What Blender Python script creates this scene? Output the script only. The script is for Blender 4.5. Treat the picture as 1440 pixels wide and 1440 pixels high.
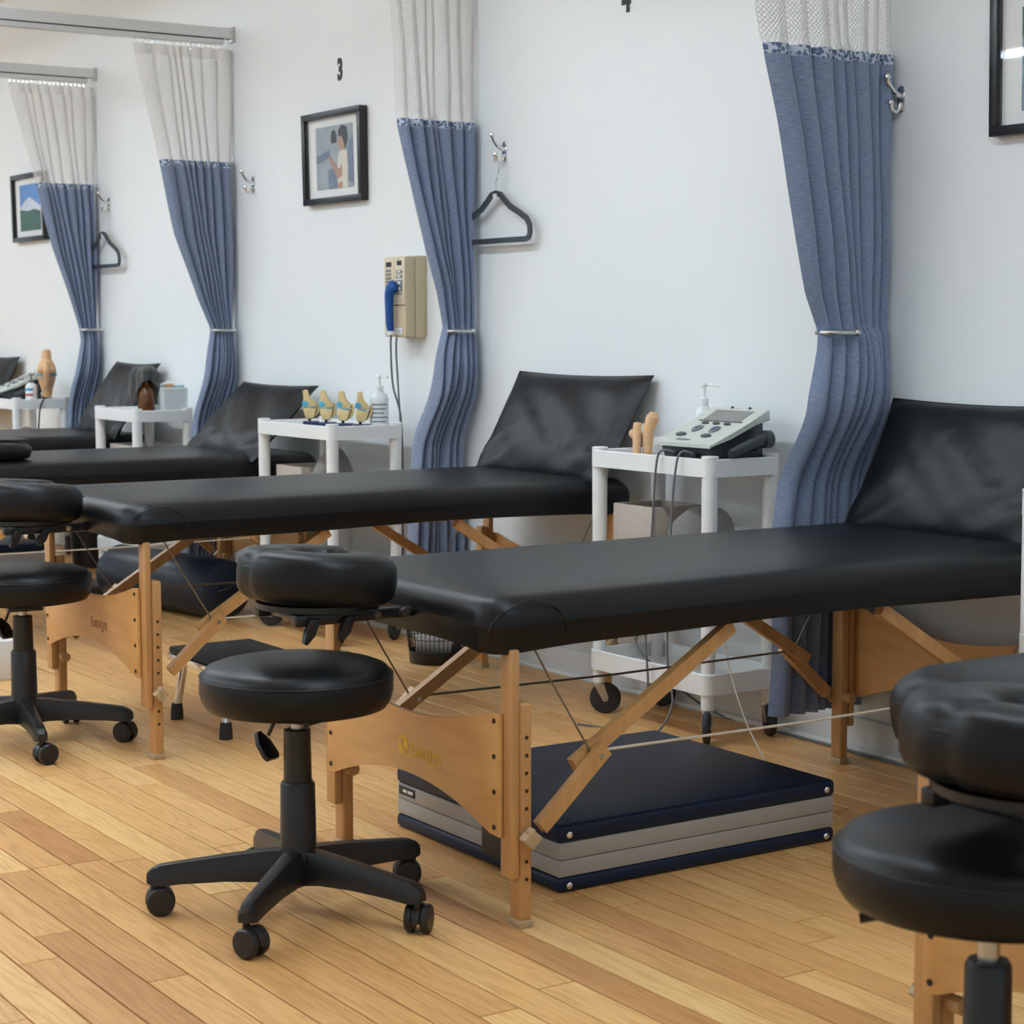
import bpy, bmesh, math, random
from mathutils import Vector, Matrix
random.seed(7)
R = math.radians
PI = math.pi
for o in list(bpy.data.objects): bpy.data.objects.remove(o)
scene = bpy.context.scene
col = scene.collection

# ------------------------------------------------------------------ camera
cd = bpy.data.cameras.new('camera'); cam = bpy.data.objects.new('camera', cd); col.objects.link(cam)
cam.location = (0, 0, 1.2)
cam.rotation_euler = (R(90 - 5.431), 0, R(56.504))
cd.sensor_width = 36; cd.lens = 36 * 2735.5 / 1440
cd.dof.use_dof = True; cd.dof.focus_distance = 4.9; cd.dof.aperture_fstop = 8.0
cd.clip_start = .05
scene.camera = cam

# ------------------------------------------------------------------ daylight and exposure
w = bpy.data.worlds.new('daylight'); scene.world = w; w.use_nodes = True
bg = w.node_tree.nodes['Background']; bg.inputs[0].default_value = (.76, .92, 1.0, 1); bg.inputs[1].default_value = .22
vs = scene.view_settings
vs.view_transform = 'Standard'; vs.look = 'None'; vs.gamma = 1.0; vs.exposure = 1.68; vs.use_curve_mapping = False
LAMP = 7.2            # emission strength of the ceiling tubes

# ------------------------------------------------------------------ materials
def mat(name, color, rough=.5, metal=0., spec=.5, bump=None, noise=None, coat=0., trans=0., emit=None, sheen=0.):
    """bump=(scale, strength, distance); noise=(scale, amount) for a mild colour variation"""
    m = bpy.data.materials.new(name); m.use_nodes = True
    nt = m.node_tree; b = nt.nodes['Principled BSDF']
    b.inputs['Base Color'].default_value = (*color, 1)
    b.inputs['Roughness'].default_value = rough; b.inputs['Metallic'].default_value = metal
    b.inputs['Specular IOR Level'].default_value = spec
    b.inputs['Coat Weight'].default_value = coat
    b.inputs['Transmission Weight'].default_value = trans
    b.inputs['Sheen Weight'].default_value = sheen
    if emit:
        b.inputs['Emission Color'].default_value = (*emit[0], 1); b.inputs['Emission Strength'].default_value = emit[1]
    tc = nt.nodes.new('ShaderNodeTexCoord')
    if noise:
        n = nt.nodes.new('ShaderNodeTexNoise'); n.inputs['Scale'].default_value = noise[0]; n.inputs['Detail'].default_value = 4
        nt.links.new(tc.outputs['Object'], n.inputs['Vector'])
        mx = nt.nodes.new('ShaderNodeMix'); mx.data_type = 'RGBA'
        a = noise[1]
        mx.inputs[6].default_value = (*[max(0, c * (1 - a)) for c in color], 1); mx.inputs[7].default_value = (*[min(1, c * (1 + a)) for c in color], 1)
        nt.links.new(n.outputs['Fac'], mx.inputs[0]); nt.links.new(mx.outputs[2], b.inputs['Base Color'])
    if bump:
        n = nt.nodes.new('ShaderNodeTexNoise'); n.inputs['Scale'].default_value = bump[0]; n.inputs['Detail'].default_value = 3
        nt.links.new(tc.outputs['Object'], n.inputs['Vector'])
        bp = nt.nodes.new('ShaderNodeBump'); bp.inputs['Strength'].default_value = bump[1]; bp.inputs['Distance'].default_value = bump[2]
        nt.links.new(n.outputs['Fac'], bp.inputs['Height']); nt.links.new(bp.outputs['Normal'], b.inputs['Normal'])
    return m

def wood_mat(name, c0, c1, scale=(2, 14, 14), rough=.42, tone=0.0, coat=.15):
    m = bpy.data.materials.new(name); m.use_nodes = True
    nt = m.node_tree; b = nt.nodes['Principled BSDF']; L = nt.links.new
    tc = nt.nodes.new('ShaderNodeTexCoord'); mp = nt.nodes.new('ShaderNodeMapping'); mp.inputs['Scale'].default_value = scale
    L(tc.outputs['Object'], mp.inputs[0])
    n = nt.nodes.new('ShaderNodeTexNoise'); n.inputs['Scale'].default_value = 2.2; n.inputs['Detail'].default_value = 6; n.inputs['Distortion'].default_value = 1.2
    L(mp.outputs[0], n.inputs['Vector'])
    r = nt.nodes.new('ShaderNodeValToRGB'); r.color_ramp.elements[0].color = (*c0, 1); r.color_ramp.elements[1].color = (*c1, 1)
    r.color_ramp.elements[0].position = .3; r.color_ramp.elements[1].position = .7
    L(n.outputs['Fac'], r.inputs[0]); L(r.outputs[0], b.inputs['Base Color'])
    b.inputs['Roughness'].default_value = rough; b.inputs['Coat Weight'].default_value = coat; b.inputs['Coat Roughness'].default_value = .3
    return m

def floor_mat():
    m = bpy.data.materials.new('oak_strip'); m.use_nodes = True
    nt = m.node_tree; b = nt.nodes['Principled BSDF']; L = nt.links.new
    def N(t, **k):
        n = nt.nodes.new(t)
        for a, v in k.items(): setattr(n, a, v)
        return n
    at = N('ShaderNodeAttribute', attribute_name='tone')
    geo = N('ShaderNodeNewGeometry')
    off = N('ShaderNodeVectorMath', operation='SCALE'); off.inputs[0].default_value = (37, 91, 13); L(at.outputs['Fac'], off.inputs['Scale'])
    add = N('ShaderNodeVectorMath', operation='ADD'); L(geo.outputs['Position'], add.inputs[0]); L(off.outputs[0], add.inputs[1])
    mp = N('ShaderNodeMapping'); mp.inputs['Scale'].default_value = (1.0, 11, 1); L(add.outputs[0], mp.inputs[0])
    nw = N('ShaderNodeTexNoise'); nw.inputs['Scale'].default_value = 1.1; nw.inputs['Detail'].default_value = 3; L(mp.outputs[0], nw.inputs['Vector'])
    # cathedral rings: sine of a stretched noise field
    mul = N('ShaderNodeMath', operation='MULTIPLY'); mul.inputs[1].default_value = 75; L(nw.outputs['Fac'], mul.inputs[0])
    sn = N('ShaderNodeMath', operation='SINE'); L(mul.outputs[0], sn.inputs[0])
    rng = N('ShaderNodeMapRange'); rng.inputs[1].default_value = -1; rng.inputs[2].default_value = 1; L(sn.outputs[0], rng.inputs[0])
    pw = N('ShaderNodeMath', operation='POWER'); pw.inputs[1].default_value = 2.2; L(rng.outputs[0], pw.inputs[0])
    mp2 = N('ShaderNodeMapping'); mp2.inputs['Scale'].default_value = (7, 240, 1); L(add.outputs[0], mp2.inputs[0])
    fine = N('ShaderNodeTexNoise'); fine.inputs['Scale'].default_value = 1.; fine.inputs['Detail'].default_value = 3; L(mp2.outputs[0], fine.inputs['Vector'])
    base = N('ShaderNodeValToRGB')
    e = base.color_ramp.elements
    e[0].color = (.58, .275, .100, 1); e[1].color = (.92, .575, .24, 1)
    e2 = base.color_ramp.elements.new(.35); e2.color = (.76, .410, .152, 1)
    e3 = base.color_ramp.elements.new(.7); e3.color = (.85, .495, .192, 1)
    L(at.outputs['Fac'], base.inputs[0])
    mx = N('ShaderNodeMix', data_type='RGBA', blend_type='MULTIPLY'); mx.inputs[7].default_value = (.66, .53, .40, 1)
    f = N('ShaderNodeMath', operation='MULTIPLY'); f.inputs[1].default_value = .38; L(pw.outputs[0], f.inputs[0])
    L(f.outputs[0], mx.inputs[0]); L(base.outputs[0], mx.inputs[6])
    mx2 = N('ShaderNodeMix', data_type='RGBA', blend_type='MULTIPLY'); mx2.inputs[7].default_value = (.62, .5, .4, 1)
    fr = N('ShaderNodeMapRange'); fr.inputs[1].default_value = .5; fr.inputs[2].default_value = .75; fr.inputs[4].default_value = .5; L(fine.outputs['Fac'], fr.inputs[0])
    L(fr.outputs[0], mx2.inputs[0]); L(mx.outputs[2], mx2.inputs[6])
    L(mx2.outputs[2], b.inputs['Base Color'])
    b.inputs['Roughness'].default_value = .36; b.inputs['Specular IOR Level'].default_value = .4
    bp = N('ShaderNodeBump'); bp.inputs['Strength'].default_value = .12; bp.inputs['Distance'].default_value = .002
    L(fine.outputs['Fac'], bp.inputs['Height']); L(bp.outputs[0], b.inputs['Normal'])
    return m

def fabric_mat(name, c0, c1):
    """woven curtain cloth: fine horizontal ribs along the cloth"""
    m = bpy.data.materials.new(name); m.use_nodes = True
    nt = m.node_tree; b = nt.nodes['Principled BSDF']; L = nt.links.new
    uv = nt.nodes.new('ShaderNodeUVMap')
    mp = nt.nodes.new('ShaderNodeMapping'); mp.inputs['Scale'].default_value = (45, 430, 1); L(uv.outputs[0], mp.inputs[0])
    n = nt.nodes.new('ShaderNodeTexNoise'); n.inputs['Scale'].default_value = 1; n.inputs['Detail'].default_value = 2; L(mp.outputs[0], n.inputs['Vector'])
    r = nt.nodes.new('ShaderNodeValToRGB'); r.color_ramp.elements[0].color = (*c0, 1); r.color_ramp.elements[1].color = (*c1, 1)
    r.color_ramp.elements[0].position = .35; r.color_ramp.elements[1].position = .65
    L(n.outputs['Fac'], r.inputs[0]); L(r.outputs[0], b.inputs['Base Color'])
    b.inputs['Roughness'].default_value = .75; b.inputs['Sheen Weight'].default_value = .25; b.inputs['Specular IOR Level'].default_value = .25
    bp = nt.nodes.new('ShaderNodeBump'); bp.inputs['Strength'].default_value = .25; bp.inputs['Distance'].default_value = .002
    L(n.outputs['Fac'], bp.inputs['Height']); L(bp.outputs[0], b.inputs['Normal'])
    return m

def net_mat():
    """knitted ventilation mesh: rows of real see-through holes"""
    m = bpy.data.materials.new('net'); m.use_nodes = True
    nt = m.node_tree; b = nt.nodes['Principled BSDF']; L = nt.links.new; out = nt.nodes['Material Output']
    b.inputs['Base Color'].default_value = (.72, .68, .66, 1); b.inputs['Roughness'].default_value = .8
    uv = nt.nodes.new('ShaderNodeUVMap'); sp = nt.nodes.new('ShaderNodeSeparateXYZ'); L(uv.outputs[0], sp.inputs[0])
    def M(op, a, bb=None):
        n = nt.nodes.new('ShaderNodeMath'); n.operation = op
        for i, v in enumerate((a, bb)):
            if v is None: continue
            if isinstance(v, (int, float)): n.inputs[i].default_value = v
            else: L(v, n.inputs[i])
        return n.outputs[0]
    d = .013
    u = M('DIVIDE', sp.outputs[0], d); v = M('DIVIDE', sp.outputs[1], d)
    hole = M('MULTIPLY', M('SINE', M('MULTIPLY', M('ADD', u, v), PI)), M('SINE', M('MULTIPLY', M('SUBTRACT', u, v), PI)))
    thr = M('GREATER_THAN', M('ABSOLUTE', hole), .36)
    tr = nt.nodes.new('ShaderNodeBsdfTransparent'); ms = nt.nodes.new('ShaderNodeMixShader')
    L(M('MULTIPLY', thr, .9), ms.inputs[0]); L(b.outputs[0], ms.inputs[1]); L(tr.outputs[0], ms.inputs[2]); L(ms.outputs[0], out.inputs[0])
    return m

def trim_mat():
    m = bpy.data.materials.new('paisley_trim'); m.use_nodes = True
    nt = m.node_tree; b = nt.nodes['Principled BSDF']; L = nt.links.new
    uv = nt.nodes.new('ShaderNodeUVMap'); vo = nt.nodes.new('ShaderNodeTexVoronoi'); vo.inputs['Scale'].default_value = 88
    L(uv.outputs[0], vo.inputs['Vector'])
    r = nt.nodes.new('ShaderNodeValToRGB'); e = r.color_ramp.elements
    e[0].position = .47; e[0].color = (.10, .14, .25, 1); e[1].position = .55; e[1].color = (.50, .54, .62, 1)
    L(vo.outputs['Distance'], r.inputs[0]); L(r.outputs[0], b.inputs['Base Color']); b.inputs['Roughness'].default_value = .8
    return m

M = dict(
    wall=mat('wall_paint', (.80, .815, .82), .75, bump=(260, .08, .002), spec=.25),
    ceiling=mat('ceiling_paint', (.85, .85, .84), .8),
    base=mat('base_paint', (.74, .73, .71), .5),
    vinyl=mat('black_vinyl', (.0055, .0060, .0070), .40, spec=.30, bump=(420, .10, .001)),
    vinyl_soft=mat('black_soft_vinyl', (.0055, .0060, .0070), .42, spec=.30, bump=(9, .30, .02)),
    vinyl_seam=mat('black_seam', (.006, .006, .007), .5),
    navy=mat('navy_vinyl', (.006, .016, .042), .42, spec=.28, bump=(300, .1, .001)),
    navy_dark=mat('navy_dark_vinyl', (.008, .014, .030), .38, bump=(12, .2, .01)),
    grey_vinyl=mat('grey_cushion', (.045, .043, .040), .45, bump=(8, .3, .02)),
    blk=mat('black_plastic', (.011, .011, .012), .38, bump=(700, .05, .001)),
    blk_metal=mat('black_metal', (.010, .010, .011), .3),
    rubber=mat('rubber', (.02, .02, .021), .65),
    chrome=mat('chrome', (.80, .80, .80), .14, metal=1),
    steel=mat('brushed_steel', (.55, .54, .52), .32, metal=1),
    rail=mat('track_metal', (.66, .66, .66), .4, metal=.35),
    alu=mat('aluminium', (.40, .375, .35), .5, metal=.1),
    wood=wood_mat('beech', (.50, .25, .088), (.63, .345, .135), (9, 9, 1.2)),
    ply=wood_mat('birch_ply', (.63, .315, .10), (.73, .395, .145), (2.2, 5, 9)),
    knob=mat('knob_plastic', (.50, .36, .21), .5),
    gold=mat('gold_print', (.85, .50, .03), .5),
    redprint=mat('red_print', (.36, .13, .07), .5),
    hole=mat('hole', (.03, .017, .009), .7),
    rope=mat('rope', (.62, .54, .43), .7),
    cable=mat('steel_cable', (.20, .15, .11), .45, metal=.3),
    curtain=fabric_mat('slate_blue_cloth', (.155, .195, .300), (.250, .295, .405)),
    net=net_mat(), trim=trim_mat(),
    tape=mat('heading_tape', (.80, .77, .74), .8),
    cart=mat('white_plastic', (.80, .80, .79), .38, bump=(150, .04, .001)),
    white=mat('white_gloss', (.82, .82, .81), .3),
    paper=mat('mat_board', (.80, .80, .78), .8),
    frame=mat('black_frame', (.012, .012, .013), .3, bump=(60, .1, .002)),
    dark_grey=mat('charcoal_plastic', (.045, .055, .062), .42),
    putty=mat('putty_plastic', (.56, .58, .52), .45),
    screen=mat('lcd_screen', (.22, .21, .195), .25),
    beige=mat('beige_plastic', (.62, .505, .335), .45),
    beige_lt=mat('beige_light', (.68, .58, .42), .45),
    btn=mat('button_grey', (.16, .18, .18), .45),
    black_disp=mat('display_black', (.01, .012, .012), .15),
    label=mat('label_white', (.72, .74, .74), .5),
    blue=mat('handset_blue', (.006, .075, .30), .3),
    cord=mat('grey_cord', (.14, .15, .16), .5),
    bone=mat('bone', (.72, .53, .25), .5, noise=(40, .2)),
    bone_o=mat('bone_orange', (.74, .43, .22), .5, noise=(25, .22)),
    cartil=mat('cartilage', (.10, .42, .58), .4),
    navybase=mat('navy_base', (.006, .02, .08), .35),
    bottle=mat('bottle_white', (.74, .78, .79), .25),
    amber=mat('amber_glass', (.13, .04, .004), .12, spec=.7),
    towel=mat('grey_towel', (.075, .073, .070), .95, bump=(220, .9, .006), noise=(60, .35), sheen=.4),
    fleece=mat('grey_fleece', (.20, .19, .18), .95, bump=(260, .9, .006), noise=(120, .35), sheen=.4),
    box=mat('fabric_box', (.46, .40, .345), .85, bump=(200, .3, .002), noise=(90, .12)),
    box_in=mat('box_inside', (.20, .165, .135), .85),
    tissue=mat('clear_white', (.74, .77, .77), .2),
    cyan=mat('print_cyan', (.05, .30, .55), .5),
    red=mat('print_red', (.55, .1, .1), .5),
    hair=mat('photo_dark', (.02, .022, .026), .6),
    skin=mat('photo_skin', (.45, .26, .18), .6),
    pgrey=mat('photo_grey', (.33, .37, .40), .6, noise=(9, .4)),
    pblue=mat('photo_blue_grey', (.16, .20, .29), .6, noise=(14, .4)),
    pcream=mat('photo_cream', (.68, .62, .53), .6, noise=(16, .15)),
    psky=mat('photo_sky', (.10, .27, .62), .6, noise=(5, .3)),
    psnow=mat('photo_snow', (.62, .66, .78), .6, noise=(12, .3)),
    pgreen=mat('photo_green', (.03, .11, .08), .6, noise=(22, .5)),
    pteal=mat('photo_teal', (.16, .27, .30), .6, noise=(30, .7)),
    plamp=mat('lamp_tube', (1, 1, 1), .5, emit=((.79, .965, 1.11), LAMP)),
    housing=mat('lamp_housing', (.8, .8, .8), .5),
    floor=floor_mat(),
)
def glass_mat():
    m = bpy.data.materials.new('picture_glass'); m.use_nodes = True
    nt = m.node_tree; L = nt.links.new; out = nt.nodes['Material Output']; nt.nodes.remove(nt.nodes['Principled BSDF'])
    t = nt.nodes.new('ShaderNodeBsdfTransparent'); g = nt.nodes.new('ShaderNodeBsdfGlossy'); g.inputs['Roughness'].default_value = .02
    ms = nt.nodes.new('ShaderNodeMixShader'); ms.inputs[0].default_value = .05; L(t.outputs[0], ms.inputs[1]); L(g.outputs[0], ms.inputs[2]); L(ms.outputs[0], out.inputs[0])
    return m
M['glass'] = glass_mat()

# ------------------------------------------------------------------ mesh helpers
class MB:
    def __init__(s): s.bm = bmesh.new()
    def box(s, lo, hi, bev=0., seg=2, mtx=None):
        lo, hi = Vector(lo), Vector(hi)
        g = bmesh.ops.create_cube(s.bm, size=1); vs = g['verts']
        for v in vs: v.co = Vector([lo[i] + (v.co[i] + .5) * (hi[i] - lo[i]) for i in range(3)])
        if bev:
            es = list({e for v in vs for e in v.link_edges})
            r = bmesh.ops.bevel(s.bm, geom=es, offset=bev, segments=seg, profile=.5, affect='EDGES')
            vs = list({v for f in r['faces'] for v in f.verts} | {v for v in vs if v.is_valid})
        if mtx is not None: bmesh.ops.transform(s.bm, matrix=mtx, verts=vs)
        return s
    def loft(s, rings, cap0=True, cap1=True, close=True):
        n = len(rings[0]); R_ = [[s.bm.verts.new(p) for p in r] for r in rings]
        for a, b in zip(R_, R_[1:]):
            for i in range(n if close else n - 1):
                j = (i + 1) % n
                try: s.bm.faces.new((a[i], a[j], b[j], b[i]))
                except ValueError: pass
        if cap0: s.bm.faces.new(R_[0][::-1])
        if cap1: s.bm.faces.new(R_[-1])
        return s
    def tube(s, pts, r, n=10, sq=None):
        """swept tube; r a number or a list; sq=(a,b) makes a rectangular bar"""
        pts = [Vector(p) for p in pts]; rings = []
        rs = r if isinstance(r, (list, tuple)) else [r] * len(pts)
        up = Vector((0, 0, 1)); prev = None
        for i, p in enumerate(pts):
            t = (pts[min(i + 1, len(pts) - 1)] - pts[max(i - 1, 0)]).normalized()
            if prev is None:
                a = t.cross(up)
                if a.length < 1e-3: a = Vector((1, 0, 0))
            else: a = prev - t * prev.dot(t)
            a.normalize(); b = t.cross(a).normalized(); prev = a
            if sq:
                rings.append([p + a * x * sq[0] / 2 + b * y * sq[1] / 2 for x, y in ((-1, -1), (1, -1), (1, 1), (-1, 1))])
            else:
                rings.append([p + (a * math.cos(q) + b * math.sin(q)) * rs[i] for q in [2 * PI * k / n for k in range(n)]])
        return s.loft(rings)
    def cyl(s, p0, p1, r, n=16, r1=None): return s.tube([p0, p1], [r, r if r1 is None else r1], n)
    def lathe(s, prof, c=(0, 0, 0), n=24, axis='Z'):
        rings = []
        for r, z in prof:
            rr = max(r, 1e-4)
            q = [(c[0] + rr * math.cos(2 * PI * k / n), c[1] + rr * math.sin(2 * PI * k / n), c[2] + z) for k in range(n)]
            if axis == 'X': q = [(c[0] + z, c[1] + rr * math.cos(2 * PI * k / n), c[2] + rr * math.sin(2 * PI * k / n)) for k in range(n)]
            if axis == 'Y': q = [(c[0] + rr * math.cos(2 * PI * k / n), c[1] + z, c[2] + rr * math.sin(2 * PI * k / n)) for k in range(n)]
            rings.append(q)
        return s.loft(rings)
    def prism(s, pts, d0, d1, plane='XZ', bev=0.):
        """polygon in a plane pushed from d0 to d1 along the third axis"""
        def P(a, b, d): return {'XZ': (a, d, b), 'YZ': (d, a, b), 'XY': (a, b, d)}[plane]
        v0 = [s.bm.verts.new(P(a, b, d0)) for a, b in pts]; v1 = [s.bm.verts.new(P(a, b, d1)) for a, b in pts]
        n = len(pts); fs = [s.bm.faces.new(v0[::-1]), s.bm.faces.new(v1)]
        for i in range(n): fs.append(s.bm.faces.new((v0[i], v0[(i + 1) % n], v1[(i + 1) % n], v1[i])))
        if bev:
            es = list(fs[0].edges) + list(fs[1].edges)
            bmesh.ops.bevel(s.bm, geom=es, offset=bev, segments=2, profile=.5, affect='EDGES')
        return s
    def ellipsoid(s, c, r, n=16, m=10, mtx=None):
        g = bmesh.ops.create_uvsphere(s.bm, u_segments=n, v_segments=m, radius=1)
        for v in g['verts']: v.co = Vector(c) + Vector([v.co[i] * r[i] for i in range(3)])
        if mtx is not None: bmesh.ops.transform(s.bm, matrix=mtx, verts=g['verts'])
        return s
    def xf(s, mtx): bmesh.ops.transform(s.bm, matrix=mtx, verts=s.bm.verts); return s
    def build(s, name, m, parent=None, smooth=35, loc=None):
        bmesh.ops.recalc_face_normals(s.bm, faces=s.bm.faces)
        me = bpy.data.meshes.new(name)
        s.bm.to_mesh(me); s.bm.free()
        return link(name, me, m, parent, smooth, loc)

def link(name, me, m, parent=None, smooth=35, loc=None):
    me.materials.append(M[m] if isinstance(m, str) else m)
    if smooth:
        me.shade_smooth(); me.set_sharp_from_angle(angle=R(smooth))
    o = bpy.data.objects.new(name, me); col.objects.link(o)
    if parent: o.parent = parent
    if loc: o.location = loc
    return o
def tag(o, label, cat, group=None):
    o['label'] = label; o['category'] = cat
    if group: o['group'] = group
    return o
def thing(name, label, cat, loc=(0, 0, 0), rz=0., group=None):
    o = bpy.data.objects.new(name, None); col.objects.link(o); o.empty_display_size = .05
    o.location = loc; o.rotation_euler = (0, 0, rz)
    return tag(o, label, cat, group)
def struct(o): o['kind'] = 'structure'; return o
def stuff(o): o['kind'] = 'stuff'; return o
def dup(root, loc=None, rz=None, label=None):
    def cp(o, par):
        c = o.copy(); col.objects.link(c); c.parent = par
        for ch in o.children: cp(ch, c)
        return c
    r = cp(root, None)
    if loc: r.location = loc
    if rz is not None: r.rotation_euler = (0, 0, rz)
    if label: r['label'] = label
    return r
def text_mesh(name, s, size, m, parent, loc, rot, xscale=1., bold=0., extr=.0006):
    c = bpy.data.curves.new(name, 'FONT'); c.body = s; c.size = size; c.extrude = extr; c.offset = bold; c.align_x = 'LEFT'; c.resolution_u = 4
    t = bpy.data.objects.new(name, c); col.objects.link(t)
    bpy.context.view_layer.update()
    me = bpy.data.meshes.new_from_object(t); bpy.data.objects.remove(t)
    o = link(name, me, m, parent, 0)
    o.location = loc; o.rotation_euler = rot; o.scale = (xscale, 1, 1)
    return o
def rrect(x0, x1, y0, y1, r, n=6):
    pts = []
    for cx, cy, a0 in ((x1 - r, y1 - r, 0), (x0 + r, y1 - r, 90), (x0 + r, y0 + r, 180), (x1 - r, y0 + r, 270)):
        for k in range(n + 1):
            a = R(a0 + 90 * k / n); pts.append((cx + r * math.cos(a), cy + r * math.sin(a)))
    return pts

# ------------------------------------------------------------------ the room
WY = 3.84
wall = MB().box((-17, WY, 0), (2.5, WY + .12, 3.05)).build('wall_back', 'wall', smooth=0); struct(wall)
ce = MB().box((-17, -4.5, 3.05), (2.5, WY + .12, 3.15)).build('ceiling', 'ceiling', smooth=0); struct(ce)
fl = bpy.data.objects.new('floor', None); col.objects.link(fl); struct(fl)
sub = MB().box((-17, -4.5, -.06), (2.5, WY, -.013)).build('subfloor', 'hole', fl, smooth=0)
bb = MB()
bb.box((-17, WY - .018, 0), (2.5, WY, .095), .004)
bb = bb.build('baseboard_back', 'base'); struct(bb)
sh = MB().tube([(-17, WY - .026, .007), (2.5, WY - .026, .007)], .010, 8).build('quarter_round', 'base', bb)

# strip flooring: each board its own piece; courses run along the wall
PW = .0826
def plank_mesh(bm, x0, x1, y0, y1, tone, lay):
    g = .0020; c = .0009
    z1 = 0.0; zb = -.013
    a = [(x0 + g, y0 + g), (x1 - g, y0 + g), (x1 - g, y1 - g), (x0 + g, y1 - g)]
    b = [(x0 + g + c, y0 + g + c), (x1 - g - c, y0 + g + c), (x1 - g - c, y1 - g - c), (x0 + g + c, y1 - g - c)]
    v0 = [bm.verts.new((p[0], p[1], zb)) for p in a]; v1 = [bm.verts.new((p[0], p[1], z1 - c)) for p in a]; v2 = [bm.verts.new((p[0], p[1], z1)) for p in b]
    fs = [bm.faces.new(v2)]
    for i in range(4):
        j = (i + 1) % 4
        fs.append(bm.faces.new((v0[i], v0[j], v1[j], v1[i]))); fs.append(bm.faces.new((v1[i], v1[j], v2[j], v2[i])))
    for f in fs: f[lay] = tone
rp = random.Random(3)
planks = []
ny = int((WY + 4.4) / PW)
for k in range(ny):
    y1 = WY - k * PW; y0 = y1 - PW
    x = -16.9 + rp.random() * 1.2
    planks.append((-17, x, y0, y1, rp.random()))
    while x < 2.5:
        ln = rp.choice((.55, .8, 1.0, 1.2, 1.5, 1.9, 2.3)) * (.85 + .3 * rp.random())
        x2 = min(x + ln, 2.5); 
        t = min(1, max(0, rp.gauss(.55, .25)))
        planks.append((x, x2, y0, y1, t)); x = x2
fw = Vector((-math.sin(R(56.504)), math.cos(R(56.504)), 0)); rt = Vector((math.cos(R(56.504)), math.sin(R(56.504)), 0))
def inview(p):
    best = 0
    for q in range(7):
        P = Vector((p[0] + (p[1] - p[0]) * q / 6, (p[2] + p[3]) / 2, 0)); d = P.dot(fw); s_ = P.dot(rt)
        if d > 2.9 and abs(s_ / d) < .27: best = max(best, (p[1] - p[0]) / (d * d))
    return best
planks.sort(key=inview, reverse=True)
for i, p in enumerate(planks):
    if i >= 300 or inview(p) == 0: break
    bm = bmesh.new(); lay = bm.faces.layers.float.new('tone'); plank_mesh(bm, *p, lay)
    me = bpy.data.meshes.new('floorboard'); bm.to_mesh(me); bm.free()
    link('floorboard', me, 'floor', fl, 0)
bm = bmesh.new(); lay = bm.faces.layers.float.new('tone')
for p in planks[i:]: plank_mesh(bm, *p, lay)
me = bpy.data.meshes.new('floorboards_beyond'); bm.to_mesh(me); bm.free()
stuff(link('floorboards_beyond', me, 'floor', fl, 0))

# ceiling lamps: long tube fixtures running along the wall
for (y, lab) in ((2.05, 'row nearest the curtained wall'), (-.2, 'middle row of the room'), (-2.6, 'row far from the curtained wall')):
    for x in (-11.5, -8.3, -5.1, -1.9):
        if x > -2 and y < 1: continue
        t = thing('hanging_lamp', 'white tube lamp hung below the ceiling, ' + lab, 'lamp', (x, y, 2.80), 0, 'hanging tube lamps')
        MB().box((-1.25, -.10, -.02), (1.25, .10, .05), .01).build('housing', 'housing', t)
        MB().box((-1.22, -.09, -.045), (1.22, .09, -.0205), .012).build('diffuser', 'plamp', t)
        for sx in (-1, 1): MB().cyl((sx * .9, 0, .05), (sx * .9, 0, .25), .004, 8).build('suspension_rod', 'steel', t)

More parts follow.
